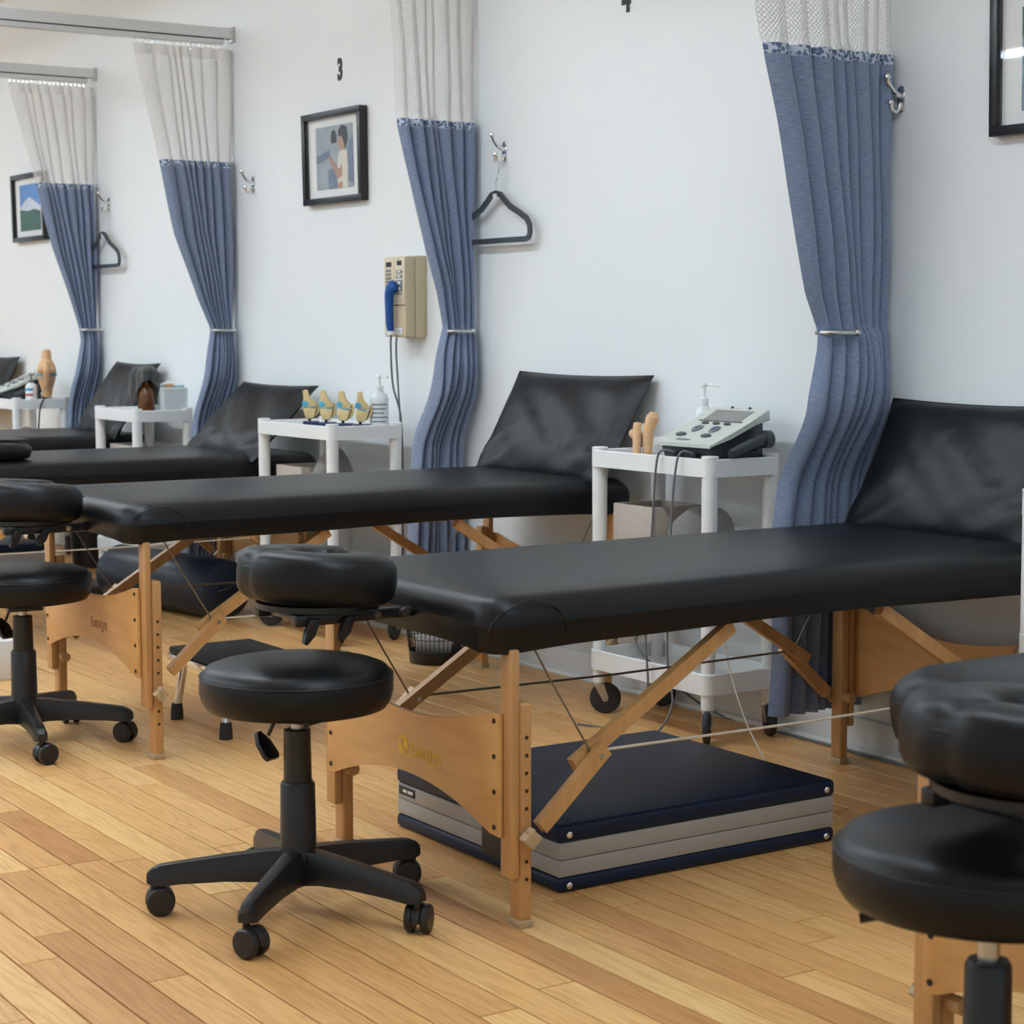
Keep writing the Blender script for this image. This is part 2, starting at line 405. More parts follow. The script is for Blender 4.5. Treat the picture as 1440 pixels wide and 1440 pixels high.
# ------------------------------------------------------------------ curtains on tracks
def interp(tab, z):
    tab = sorted(tab)
    if z <= tab[0][0]: return tab[0][1]
    for (a, p), (b, q) in zip(tab, tab[1:]):
        if z <= b:
            f = (z - a) / (b - a); return p + (q - p) * f
    return tab[-1][1]
def curtain(X, left, folds, seed, label, ztop=2.43, zbot=.14, ztie=1.19, tie_len=.085, track=True, tracklabel=''):
    rnd = random.Random(seed)
    amps = [.7 + .5 * rnd.random() for _ in range(folds + 2)]; ph0 = rnd.random() * .4
    wob = [rnd.random() * 2 * PI for _ in range(6)]
    wd = [.55 + 1.0 * rnd.random() for _ in range(folds)]; sm_ = sum(wd); wd = [q / sm_ for q in wd]; cum = [sum(wd[:q]) for q in range(folds)]
    ph0 = 0
    NU = folds * 20
    def P(u, z):
        yl = interp(left, z); yr = WY - .02
        d = abs(z - ztie)
        k = math.exp(-(d / .16) ** 2)                        # how strongly the tie gathers
        t = u * folds + ph0
        # folds drift a little down the cloth so they are not ruled lines
        t = max(0.0, t + (.12 * math.sin(z * 2.3 + wob[0] + u * 5) + (.55 * math.sin(z * 3.6 + wob[1] + u * 7) if z < ztie else 0) * (1 - k)) * math.sin(PI * u))
        t = min(t, folds - 1e-6); i = int(t); f = t - i
        a = amps[i] * (1 - f) + amps[min(i + 1, folds + 1)] * f
        amp = (.046 if z > ztie else .056) * (1 - .35 * k)
        if z > 1.95: amp = .022
        g = f / .70
        if g < 1:                                            # broad front panel of the pleat
            xs = .25 + .75 * math.sin(PI * g) - .45 * g; ys = 1.22 * g
        else:                                                # the cloth tucks back behind the next panel
            h = (f - .70) / .30; xs = -.20 - .95 * math.sin(PI * h) + .45 * h; ys = 1.22 - .22 * h
        x = X + amp * a * xs * (.65 + .35 * wd[i] * folds)
        width = yr - yl
        y = yl + width * (cum[i] + wd[i] * ys) + .004 * math.sin(z * 9 + wob[2] + u * 11)
        y = max(y, yl - .01)
        lo = min(1, max(0, (1.0 - z) / .25)); x -= .085 * lo * lo * (3 - 2 * lo)
        if z < ztie:                                         # the gathered cloth puffs out below the tie
            x += .035 * math.exp(-((ztie - .13 - z) / .12) ** 2) * math.sin(PI * u)
        return Vector((x, min(y, WY - .008), z))
    def sheet(name, z0, z1, nz, m, parent):
        bm = bmesh.new(); uvl = bm.loops.layers.uv.new('UVMap'); rows = []; us = []
        for j in range(nz + 1):
            z = z0 + (z1 - z0) * j / nz
            rows.append([bm.verts.new(P(i / NU, z)) for i in range(NU + 1)])
        L0 = folds * .15
        for j in range(nz):
            for i in range(NU):
                f = bm.faces.new((rows[j][i], rows[j][i + 1], rows[j + 1][i + 1], rows[j + 1][i]))
                for lp, (a, b) in zip(f.loops, ((i, j), (i + 1, j), (i + 1, j + 1), (i, j + 1))):
                    lp[uvl].uv = (a / NU * L0, z0 + (z1 - z0) * b / nz)
        me = bpy.data.meshes.new(name); bm.to_mesh(me); bm.free()
        o = link(name, me, m, parent, 80)
        return o
    t = thing('privacy_curtain', label, 'curtain', (0, 0, 0))
    sheet('cloth', zbot, 1.905, 90, 'curtain', t)
    sheet('trim_band', 1.905, 1.932, 2, 'trim', t)
    sheet('mesh_top', 1.932, ztop - .05, 20, 'net', t)
    sheet('heading_tape', ztop - .05, ztop, 2, 'tape', t)
    hk = MB(); yl = interp(left, ztop)
    for i in range(18):
        y = yl + (WY - .05 - yl) * (i + .3) / 18
        hk.tube([(X, y, ztop - .03), (X + .004, y + .003, ztop + .005), (X, y, ztop + .034)], .0028, 6)
    stuff(hk.build('hooks', 'chrome', t))
    # tie-back arm: leaves the wall behind the cloth, rounds its free edge and comes back over the front
    yl = interp(left, ztie); r = .007
    h = MB()
    pts = [(X - .02, WY, ztie - .005), (X - .02, yl + .03, ztie - .005)]
    pts += [(X - .02 + .0375 * (1 - math.cos(a)), yl + .03 - .022 * math.sin(a), ztie - .005) for a in [PI * q / 8 for q in range(1, 8)]]
    pts += [(X + .055, yl + .03, ztie - .005), (X + .055, yl + .015 + tie_len, ztie - .005)]
    h.tube(pts, r, 10); h.ellipsoid(pts[-1], (.011, .011, .011), 10, 8)
    tb = h.build('tie_back', 'steel', None); tag(tb, 'steel tie-back arm holding ' + tracklabel, 'tie back')
    tr = thing('curtain_track', 'aluminium ceiling track carrying ' + tracklabel, 'track', (0, 0, 0))
    z0 = ztop + .03
    MB().prism([(X - .022, z0 + .016), (X - .022, z0 + .062), (X + .022, z0 + .062), (X + .022, z0 + .016), (X + .019, z0 + .016), (X + .019, z0 + .036), (X - .019, z0 + .036), (X - .019, z0 + .016)], -1.6, WY - .012, 'XZ').build('upper_channel', 'rail', tr, 0)
    MB().box((X - .020, -1.6, z0 - .012), (X + .020, WY - .05, z0 + .011), .003).build('rail', 'rail', tr)
    MB().box((X - .010, -1.6, z0 + .0111), (X + .010, WY - .05, z0 + .035), 0).build('rail_neck', 'blk_metal', tr)
    MB().box((X - .028, WY - .012, z0 + .002), (X + .028, WY, z0 + .07), .003).cyl((X + .014, WY - .02, z0 + .045), (X + .014, WY - .012, z0 + .045), .010, 10).build('wall_bracket', 'steel', tr)
    for y in (-1.2, 1.3):
        MB().cyl((X, y, z0 + .06), (X, y, 3.05), .006, 8).build('hanger_rod', 'steel', tr)
    return t
c1 = curtain(-3.92, [(.1, 3.475), (.25, 3.485), (.66, 3.49), (.73, 3.50), (.86, 3.515), (1.01, 3.53), (1.14, 3.565), (1.19, 3.57), (1.29, 3.525), (1.42, 3.49), (1.57, 3.45), (1.74, 3.41), (1.89, 3.37), (2.04, 3.34), (2.44, 3.26)], 8, 11,
     'slate blue privacy curtain tied back beside the grey ultrasound machine', tracklabel='the curtain beside the ultrasound machine')
c2 = curtain(-6.03, [(.1, 3.57), (.43, 3.59), (.69, 3.60), (.79, 3.61), (.94, 3.64), (1.1, 3.66), (1.2, 3.69), (1.33, 3.66), (1.48, 3.61), (1.7, 3.55), (1.91, 3.50), (2.34, 3.47), (2.44, 3.46)], 7, 23,
     'slate blue privacy curtain tied back next to the beige wall telephone unit', tracklabel='the curtain next to the beige wall unit')
c3 = curtain(-8.06, [(.1, 3.58), (.65, 3.63), (.88, 3.66), (1.1, 3.69), (1.19, 3.705), (1.33, 3.64), (1.61, 3.54), (1.92, 3.47), (2.44, 3.36)], 8, 37,
     'slate blue privacy curtain hanging beside the cart with the amber bottle', tracklabel='the curtain behind the amber bottle cart')
c4 = curtain(-9.70, [(.1, 3.62), (.67, 3.67), (.91, 3.69), (1.13, 3.73), (1.19, 3.72), (1.6, 3.59), (1.9, 3.51), (2.45, 3.37)], 8, 51,
     'slate blue privacy curtain beside the mountain landscape picture', tracklabel='the curtain beside the mountain picture')

# ------------------------------------------------------------------ treatment tables
def slab_rings(x0, x1, y0, y1, z0, z1, rc, re, dome=.006, wr=None, n=10, side=6):
    """rounded upholstered slab as a list of rings, bottom to top"""
    def outline(ins):
        r = max(.004, rc - ins * .6)
        pts = []
        X0, X1, Y0, Y1 = x0 + ins, x1 - ins, y0 + ins, y1 - ins
        cs = ((X1 - r, Y1 - r, 0), (X0 + r, Y1 - r, 90), (X0 + r, Y0 + r, 180), (X1 - r, Y0 + r, 270))
        for q, (cx, cy, a0) in enumerate(cs):
            for k in range(n + 1):
                a = R(a0 + 90 * k / n); pts.append((cx + r * math.cos(a), cy + r * math.sin(a)))
            nx = cs[(q + 1) % 4]; a = R(a0 + 90)
            e0 = pts[-1]; b = R(nx[2]); e1 = (nx[0] + r * math.cos(b), nx[1] + r * math.sin(b))
            for k in range(1, 24): pts.append((e0[0] + (e1[0] - e0[0]) * k / 24, e0[1] + (e1[1] - e0[1]) * k / 24))
        return pts
    rings = []
    h = z1 - z0
    def ring(ins, z):
        o = outline(max(0, ins)); out = []
        for (x, y) in o:
            zz = z; xx, yy = x, y
            if wr: xx, yy, zz = wr(x, y, z)
            out.append((xx, yy, zz))
        rings.append(out)
    ring(.10, z0 + .004); ring(.035, z0); ring(.010, z0 + .004)
    for k in range(1, side): ring(.010 * (1 - k / side) ** 2 , z0 + .004 + (h - re) * k / side)
    for k in range(7):
        a = PI / 2 * k / 6
        ring(re * (1 - math.cos(a)), z1 - dome - re + re * math.sin(a))
    for ins, dz in ((.08, .55), (.14, .8), (.22, .95), (.32, 1.)): ring(ins, z1 - dome + dome * dz)
    return rings

def bed(xn, ztop, label, logo, seed, inset=0.):
    """xn: near pad edge (x); the table reaches from the room (y=2.03) to the wall"""
    rnd = random.Random(seed)
    zb = ztop - .112
    t = thing('treatment_table', label, 'massage table', (xn - .40, 2.90, 0))
    ox, oy = xn - .40, 2.90
    W2 = .395; Y0, Y1 = 2.035 - oy, 3.785 - oy
    ph = [rnd.random() * 6.28 for _ in range(8)]
    def wr(x, y, z):
        f = (z - zb) / .112
        # corners: gathered cover, pleats fan out from each corner and the hem dips there
        cx = (W2 - abs(x)); cy = min(y - Y0, Y1 - y)
        k = math.exp(-((cx / .10) ** 2 + (cy / .13) ** 2))
        ang = math.atan2(cy + .02, cx + .02)
        w_ = k * math.sin(ang * 16 + ph[0] + x * 40) * .0035 * (1 - f * .75)
        w_ += .0022 * math.sin(y * 7 + ph[1] + z * 30) * math.exp(-(f - .45) ** 2 * 6)
        w_ += .0012 * math.sin(y * 19 + ph[2] - z * 60) * (1 - f)
        sx = 1 if x > 0 else -1
        dz = -.014 * k * (1 - f) + .004 * math.sin(y * 5 + ph[3]) * (1 - f)
        return x + sx * w_, y + (-w_ if y < 0 else w_) * .7, z + dz
    MB().loft(slab_rings(-W2, W2, Y0, Y1, zb, ztop, .075, .052, .007, wr)).build('mattress', 'vinyl', t, 60)
    # seams on the fitted cover's two near room-side corner
    for sx in (1,):
        se = MB(); pts = []
        for q in range(15):
            a = PI * q / 14
            yy = Y0 + .045 + .085 - .085 * math.cos(a) if sx > 0 else Y0 + .045 + .085 - .085 * math.cos(a)
            hh = math.sin(a)
            dy_ = max(0, .075 - (yy - .03 - Y0)); xo = W2 - .075 + math.sqrt(max(0, .075 ** 2 - dy_ ** 2))
            pts.append((sx * (xo + .0005 - .006 * hh ** 2), yy - .03, zb + .03 + .066 * hh))
        se.tube(pts, .0016, 6); se.build('cover_seam', 'vinyl_seam', t)
    # wooden apron under the pad
    MB().box((-W2 + .035, Y0 + .03, zb + .003), (-W2 + .058, Y1 - .03, zb + .02), .002).box((W2 - .058, Y0 + .03, zb + .003), (W2 - .035, Y1 - .03, zb + .02), .002) \
        .box((-W2 + .058, Y0 + .03, zb + .003), (W2 - .058, Y0 + .052, zb + .02), .002).box((-W2 + .058, Y1 - .052, zb + .003), (W2 - .058, Y1 - .03, zb + .02), .002).build('apron', 'wood', t)
    d = zb - .563
    jY, jZ = .60, .325 + d
    for sy in (-1, 1):
        yf = sy * .812
        for sx in (1, -1):
            xa, xb = sx * (.348 - inset), sx * (.390 - inset)
            lo, hi = min(xa, xb), max(xa, xb)
            l = MB().box((lo, min(yf, yf - sy * .020), .10 + d), (hi, max(yf, yf - sy * .020), zb + .0), .004).build('leg', 'wood', t)
            ye = yf - sy * .021
            e = MB().box((lo, min(ye, ye - sy * .030), .012), (hi, max(ye, ye - sy * .030), .455 + d), .008, 3).build('leg_extension', 'wood', l)
            MB().box((lo - .002, min(ye, ye - sy * .030) - .002, 0), (hi + .002, max(ye, ye - sy * .030) + .002, .016), .003).build('foot_cap', 'knob', l)
            hs = MB()
            for k in range(9):
                z = .10 + k * .036
                if abs(z - .19) < .02: continue
                xo = hi if sx > 0 else lo
                hs.cyl((xo - .003, ye - sy * .015, z), (xo + .0012 * sx if sx > 0 else xo - .0012, ye - sy * .015, z), .0042, 8)
            stuff(hs.build('peg_holes', 'hole', l))
            kx = hi if sx > 0 else lo
            kb = MB(); kp = [((.017 + .005 * math.cos(4 * a)) * math.cos(a), (.017 + .005 * math.cos(4 * a)) * math.sin(a)) for a in [2 * PI * q / 24 for q in range(24)]]
            kb.prism([(ye - sy * .015 + a, .187 + b) for a, b in kp], kx + sx * .004, kx + sx * .026, 'YZ', .003).cyl((kx - sx * .002, ye - sy * .015, .187), (kx + sx * .004, ye - sy * .015, .187), .006, 8)
            kb.build('knob', 'knob', l)
            # inner bolt block
            MB().cyl(((lo if sx > 0 else hi), ye - sy * .015, .187), ((lo if sx > 0 else hi) - sx * .03, ye - sy * .015, .187), .014, 10).build('bolt_block', 'wood', l)
            # folding strut: lower bar from the leg, upper bar on to the middle of the frame
            x1 = sx * (.378 - inset); x2 = sx * (.350 - inset)
            p0 = Vector((x1, sy * .735, .195 + d)); p1 = Vector((x1, sy * (jY - .025), jZ + .012))
            MB().tube([p0, p1], 0, sq=(.022, .030)).build('strut', 'wood', t)
            q0 = Vector((x2, sy * (jY + .035), jZ - .022)); q1 = Vector((x2, sy * .22, zb - .005))
            MB().tube([q0, q1], 0, sq=(.022, .030)).build('strut', 'wood', t)
            MB().cyl((x1 + sx * .013, sy * (jY - .01), jZ), (x2 - sx * .013, sy * (jY - .01), jZ), .006, 8).build('pivot_bolt', 'steel', t)
            MB().tube([(x2 + sx * .014, sy * (jY), jZ + .004), (x2 + sx * .012, sy * .70, .49 + d), (x2 + sx * .01, sy * .742, zb)], .0022, 6).build('cable', 'cable', t)
        # curved plywood end panel
        yp = yf + sy * .001; yq = yf + sy * .011
        pts = []
        n = 22; hw = .360 - inset
        for q in range(n + 1):
            u = -1 + 2 * q / n; pts.append((hw * u, .380 + d + .062 * (abs(u) ** 2.0) * (1 if abs(u) < .93 else 1 - (abs(u) - .93) * 2.2)))
        for q in range(n + 1):
            u = 1 - 2 * q / n; pts.append((hw * u, .247 + d - .077 * (abs(u) ** 2.0) * (1 if abs(u) < .93 else 1 - (abs(u) - .93) * 2.2)))
        pn = MB().prism(pts, min(yp, yq), max(yp, yq), 'XZ', .002).build('end_panel', 'ply', t)
        bl = MB(); ys = yq + sy * .002
        for sx in (1, -1):
            for k in range(4):
                z = .20 + d + k * .072
                bl.cyl((sx * (hw - .016), yq - sy * .002, z), (sx * (hw - .016), ys, z), .0055, 10)
        stuff(bl.build('panel_bolts', 'hole', pn))
        if sy < 0 and logo:
            yl = yq - .0005; zc = .300 + d; x0 = .016
            rot = (R(90), 0, 0)
            lm = logo
            if logo == 'gold':
                g = MB().cyl((x0 - .03, yl + .0004, zc + .004), (x0 - .03, yl - .0006, zc + .004), .021, 24); g.build('globe_emblem', lm, pn)
                cont = MB()
                cont.prism([(x0 - .046, zc + .012), (x0 - .034, zc + .020), (x0 - .026, zc + .014), (x0 - .033, zc + .006), (x0 - .031, zc - .001), (x0 - .038, zc + .002)], yl - .0007, yl - .0012, 'XZ')
                cont.prism([(x0 - .028, zc - .001), (x0 - .018, zc - .003), (x0 - .020, zc - .010), (x0 - .027, zc - .015), (x0 - .030, zc - .008)], yl - .0007, yl - .0012, 'XZ')
                cont.build('globe_continents', 'ply', pn)
            x = x0 - .002
            for s_, sz, dx in (('E', .044, .020), ('ARTH', .031, .061), ('L', .050, .0145), ('ITE', .031, .04)):
                dz = -.014 if sz < .04 else (-.016 if s_ == 'E' else -.022)
                text_mesh('logo_text', s_, sz, lm, pn, (x, yl, zc + dz), rot, .72, .0004, .0003); x += dx
    # pull ropes joining the strut joints
    for sx in (1, -1):
        MB().tube([(sx * .358, -jY + .03, jZ + .004), (sx * .356, 0, jZ - .001), (sx * .358, jY - .03, jZ + .004)], .0032, 6).build('rope', 'rope' if sx > 0 else 'cable', t)
    return t

bed(-3.147, .678, 'black treatment table with gold globe logo over the folded navy table', 'gold', 1)
bed(-4.978, .722, 'black treatment table standing over the chrome step stool', 'redprint', 2)
bed(-7.13, .690, 'black treatment table over the navy bolster, before the four knee models', 'redprint', 3)
bed(-8.85, .690, 'black treatment table behind the cart with the amber bottle', None, 4)
bed(-1.31, .702, 'black treatment table beside the stool with the silver gas lift', None, 5, .045)

def face_rest(xc, zt, label, yc=1.865, tilt=4):
    t = thing('face_rest', label, 'face cradle', (xc, yc, 0))
    # horseshoe cushion: swept oval section, open towards the table, creased at the closed end
    bm = MB(); rings = []; n = 18; seg = 44
    for k in range(seg + 1):
        f = k / seg; a = R(90 + 26 + (360 - 52) * f)
        R0 = .098
        px, py = R0 * 1.06 * math.cos(a), R0 * 1.05 * math.sin(a)
        e = min(f, 1 - f); end = math.sqrt(max(0.02, min(1, e / .055) * (2 - min(1, e / .055))))
        cre = 1 - .13 * math.exp(-((f - .5) / .018) ** 2)
        rw, rh = .061 * end * cre, .054 * end * cre
        ring = []
        for q in range(n):
            b = 2 * PI * q / n; c_, s_ = math.cos(b), math.sin(b)
            cc = math.copysign(abs(c_) ** .62, c_); ss = math.copysign(abs(s_) ** .62, s_)
            rr = 1 + rw * cc / R0
            ring.append((px * rr, py * rr, rh * ss))
        rings.append(ring)
    bm.loft(rings)
    mt = Matrix.Translation((0, 0, zt - .052)) @ Matrix.Rotation(R(-tilt), 4, 'X')
    cu = bm.xf(mt).build('cushion', 'vinyl_soft', t, 70)
    sm = MB(); pts = []
    for k in range(41):
        a = R(90 + 32 + (360 - 64) * k / 40); rr = .098 + .0565
        pts.append((rr * 1.06 * math.cos(a), rr * 1.05 * math.sin(a), .018))
    sm.tube(pts, .0016, 6).xf(mt).build('seam', 'vinyl_seam', cu)
    zp = zt - .115
    pl = MB(); po = []; pi_ = []
    for k in range(33):
        a = R(90 + 30 + 300 * k / 32); po.append((.128 * math.cos(a), .128 * math.sin(a))); pi_.append((.070 * math.cos(a), .070 * math.sin(a)))
    pl.prism(po + pi_[::-1], zp, zp + .012, 'XY'); pl.build('platform', 'blk', t)
    for sx in (1, -1):
        x = sx * .085
        MB().box((x - .012, -.10, zp - .026), (x + .012, .15, zp - .002), .004).build('arm', 'blk_metal', t)
        MB().tube([(x, .14, zp - .014), (x, .185, zp - .016), (x, .30, zp - .018)], .011, 10).build('rod', 'blk_metal', t)
        MB().cyl((x - .016, .15, zp - .014), (x + .016, .15, zp - .014), .010, 12).cyl((x - .016, .085, zp - .014), (x + .016, .085, zp - .014), .008, 12).build('bolt', 'chrome', t)
    for y in (-.075, .005):
        MB().prism([(y, zp - .01), (y + .026, zp - .01), (y + .012, zp - .045), (y - .006, zp - .062), (y - .016, zp - .056), (y - .006, zp - .034)], .098, .110, 'YZ', .003).build('cam_lever', 'blk', t)
    MB().cyl((-.1, -.07, zp - .014), (.1, -.07, zp - .014), .008, 10).build('cross_rod', 'blk_metal', t)
    return t
face_rest(-3.545, .742, 'creased black horseshoe face rest above the middle wheeled stool')
face_rest(-5.385, .760, 'black horseshoe face rest on the table over the step stool', 1.90)
face_rest(-7.55, .735, 'black horseshoe face rest on the table beyond the step stool table', 1.88)
face_rest(-9.27, .735, 'black horseshoe face rest on the table by the amber bottle cart', 1.88)
face_rest(-1.630, .740, 'black horseshoe face rest over the stool with the silver gas lift', 1.86)

t = thing('loose_cushion', 'rounded black cushion lying on the table over the bolster', 'cushion', (-7.42, 2.44, .693))
MB().loft(slab_rings(-.20, .20, -.17, .17, 0, .075, .12, .035, .012)).build('cover', 'vinyl_soft', t, 60)

def back_cushion(x0, x1, yb, zb, yt, zt, label, seed, th=.085):
    """slack square cushion leaning on the wall, pinched corners"""
    rnd = random.Random(seed); n = 26
    zt += .035; wd = x1 - x0; ht = math.hypot(yt - yb, zt - zb)
    ph = [rnd.random() * 6.28 for _ in range(6)]
    bm = bmesh.new()
    def P(u, v, s):
        a, b = 2 * u - 1, 2 * v - 1
        e = (1 - abs(a) ** 3.2) * (1 - abs(b) ** 3.2)
        h = th * .5 * max(0, e) ** .5
        pin = .022
        x = a * (wd / 2 - pin * (1 - b * b) * .6); y = b * (ht / 2 - pin * (1 - a * a) * .5)
        w_ = .006 * math.sin(7 * a + 5 * b + ph[0]) * e + .005 * math.sin((a - b) * 11 + ph[1]) * math.exp(-((abs(a) - .8) ** 2 + (b + .7) ** 2) * 5)
        w_ += .010 * math.exp(-((a * .8 + b * .6 + .25) / .12) ** 2) * e * (1 if s > 0 else 0)
        return Vector((x, y, s * (h + w_)))
    g = {}
    for s in (1, -1):
        for i in range(n + 1):
            for j in range(n + 1):
                if s < 0 and (i in (0, n) or j in (0, n)): g[s, i, j] = g[1, i, j]
                else: g[s, i, j] = bm.verts.new(P(i / n, j / n, s))
        for i in range(n):
            for j in range(n):
                f = [g[s, i, j], g[s, i + 1, j], g[s, i + 1, j + 1], g[s, i, j + 1]]
                try: bm.faces.new(f if s > 0 else f[::-1])
                except ValueError: pass
    t = thing('back_cushion', label, 'cushion', ((x0 + x1) / 2, (yb + yt) / 2, zb))
    ang = math.atan2(zt - zb, yt - yb)
    nrm = Vector((0, -math.sin(ang), math.cos(ang)))
    cen = Vector((0, 0, (zt - zb) / 2 - .030)) + nrm * (-th * .12)
    mt = Matrix.Translation(cen) @ Matrix.Rotation(ang, 4, 'X')
    bmesh.ops.transform(bm, matrix=mt, verts=bm.verts)
    me = bpy.data.meshes.new('cover'); bm.to_mesh(me); bm.free()
    link('cover', me, 'vinyl_soft', t, 60)
    pp = MB(); pts = []
    for q in range(4 * 12 + 1):
        k = q % 48; sd = k // 12; f = (k % 12) / 12
        u, v = ((f, 0), (1, f), (1 - f, 1), (0, 1 - f))[sd]
        pts.append(mt @ P(u, v, 1))
    pp.tube(pts, .0022, 6); pp.build('piping', 'vinyl_seam', t)
    return t
back_cushion(-3.88, -3.20, 3.625, .685, 3.815, 1.005, 'black leather-look cushion leaning on the wall on the gold-logo table', 1)
back_cushion(-5.72, -4.95, 3.61, .73, 3.81, 1.045, 'black cushion against the wall below the nearer coat hanger', 2)
back_cushion(-7.80, -7.10, 3.44, .697, 3.74, .962, 'black cushion leaning behind the four knee models cart', 3)
back_cushion(-9.38, -8.83, 3.55, .70, 3.79, 1.025, 'creased black cushion behind the amber bottle and grey cloth', 4)
back_cushion(-11.6, -10.85, 3.62, .70, 3.80, 1.03, 'black cushion behind the tall knee joint model', 5)

# ------------------------------------------------------------------ stools
def stool(x, y, rz, seat_z, label, r=.1975, th=.094, silver=False, lever=250, smooth_top=.010):
    t = thing('wheeled_stool', label, 'stool', (x, y, 0), rz)
    z0, z1 = seat_z - th, seat_z
    prof = [(.0, z0), (r - .035, z0), (r - .014, z0 + .004), (r - .005, z0 + .018), (r, z0 + .036), (r, z1 - .032), (r - .004, z1 - .020), (r - .014, z1 - .009), (r - .032, z1 - .002), (r - .07, z1 + smooth_top * .6), (r * .3, z1 + smooth_top), (0, z1 + smooth_top)]
    se = MB().lathe(prof, n=64).build('seat', 'vinyl', t, 60)
    pts = [((r - .0015) * math.cos(a), (r - .0015) * math.sin(a), z1 - .024) for a in [2 * PI * k / 64 for k in range(65)]]
    MB().tube(pts, .0022, 6).build('seat_seam', 'vinyl_seam', se)
    MB().lathe([(0, z0 - .012), (.075, z0 - .012), (.085, z0), (0, z0)], n=24).box((-.07, -.05, z0 - .024), (.07, .05, z0 - .010), .005).build('seat_plate', 'blk_metal', t)
    if silver:
        MB().lathe([(0, .30), (.0145, .30), (.0145, z0 - .008), (0, z0 - .008)], n=20).build('gas_lift', 'steel', t)
        MB().lathe([(0, .10), (.033, .10), (.030, .385), (.026, .392), (0, .392)], n=28).build('column', 'blk', t)
    else:
        MB().lathe([(0, .27), (.0290, .27), (.0275, z0 - .045), (.021, z0 - .043), (0, z0 - .043)], n=28).build('upper_column', 'blk', t)
        MB().lathe([(0, z0 - .05), (.013, z0 - .05), (.013, z0 - .01), (0, z0 - .01)], n=16).build('gas_lift', 'steel', t)
        MB().lathe([(0, .09), (.038, .09), (.0355, .268), (.032, .274), (0, .274)], n=28).build('column', 'blk', t)
    MB().lathe([(0, .066), (.024, .066), (.037, .085), (.042, .115), (.038, .135), (0, .137)], n=28).build('hub', 'blk', t)
    for k in range(5):
        a = 2 * PI * k / 5; ca, sa = math.cos(a), math.sin(a)
        rings = []
        for (rr, zc, w, h) in ((.030, .100, .056, .072), (.07, .101, .048, .064), (.15, .097, .041, .053), (.24, .089, .037, .045), (.282, .084, .037, .043), (.300, .081, .032, .032), (.309, .078, .022, .020)):
            hw, hh = w / 2, h / 2; c = .35
            sec = [(-hw, -hh), (hw, -hh), (hw, hh * .1), (hw * .62, hh * .92), (0, hh), (-hw * .62, hh * .92), (-hw, hh * .1)]
            rings.append([(rr * ca - s_ * sa, rr * sa + s_ * ca, zc + z_) for s_, z_ in sec])
        lg = MB().loft(rings).build('leg', 'blk', t, 40)
        # caster: hood with twin wheels, each swivelled its own way
        sw = a + (1.9, 2.6, .7, 3.3, 1.2)[k]
        cx, cy = .295 * ca, .295 * sa
        mt = Matrix.Translation((cx, cy, 0)) @ Matrix.Rotation(sw, 4, 'Z')
        MB().cyl((0, 0, .052), (0, 0, .078), .008, 10).xf(mt).build('stem', 'blk_metal', lg)
        wh = MB()
        for s_ in (-1, 1):
            wh.lathe([(0, s_ * .008), (.026, s_ * .008), (.0295, s_ * .011), (.0295, s_ * .021), (.026, s_ * .025), (0, s_ * .026)], (.012, 0, .0295), 22, 'Y')
        wh.xf(mt).build('caster_wheel', 'blk', lg)
        hd = MB(); pr = [(.012 + .0305 * math.cos(b), .0295 + .0305 * math.sin(b)) for b in [R(-8 + 196 * q / 14) for q in range(15)]]
        hd.prism(pr, -.008, .008, 'XZ'); hd.xf(mt).build('caster_hood', 'blk', lg)
    # height lever
    la = R(lever) - rz; dx, dy = math.cos(la), math.sin(la)
    if silver:
        MB().tube([(dx * .03, dy * .03, z0 - .018), (dx * .10, dy * .10, z0 - .016), (dx * .165, dy * .165, z0 - .026)], [.005, .005, .007], 8).build('lever', 'blk', t)
        return t
    lv = MB().tube([(dx * .03, dy * .03, z0 - .018), (dx * .055, dy * .055, z0 - .028), (dx * .075, dy * .075, z0 - .065)], .0042, 8)
    mt = Matrix.Translation((dx * .088, dy * .088, z0 - .084)) @ Matrix.Rotation(la, 4, 'Z') @ Matrix.Rotation(R(38), 4, 'Y')
    lv.prism([(-.006, .026), (.006, .026), (.020, .002), (.022, -.030), (.016, -.040), (-.016, -.040), (-.022, -.030), (-.020, .002)], -.006, .006, 'YZ', .002); bmesh.ops.transform(lv.bm, matrix=mt, verts=[v for v in lv.bm.verts if abs(v.co.z) < .06])
    lv.build('lever', 'blk', t)
    return t
stool(-3.512, 1.797, R(25), .520, 'black wheeled stool with paddle lever under the creased face rest', lever=205)
stool(-5.40, 1.885, R(-11), .512, 'black wheeled stool in front of the step stool table', lever=200, smooth_top=.006)
stool(-1.69, 1.852, R(40), .560, 'black wheeled stool with an exposed silver gas lift', r=.2, th=.092, silver=True, lever=232)

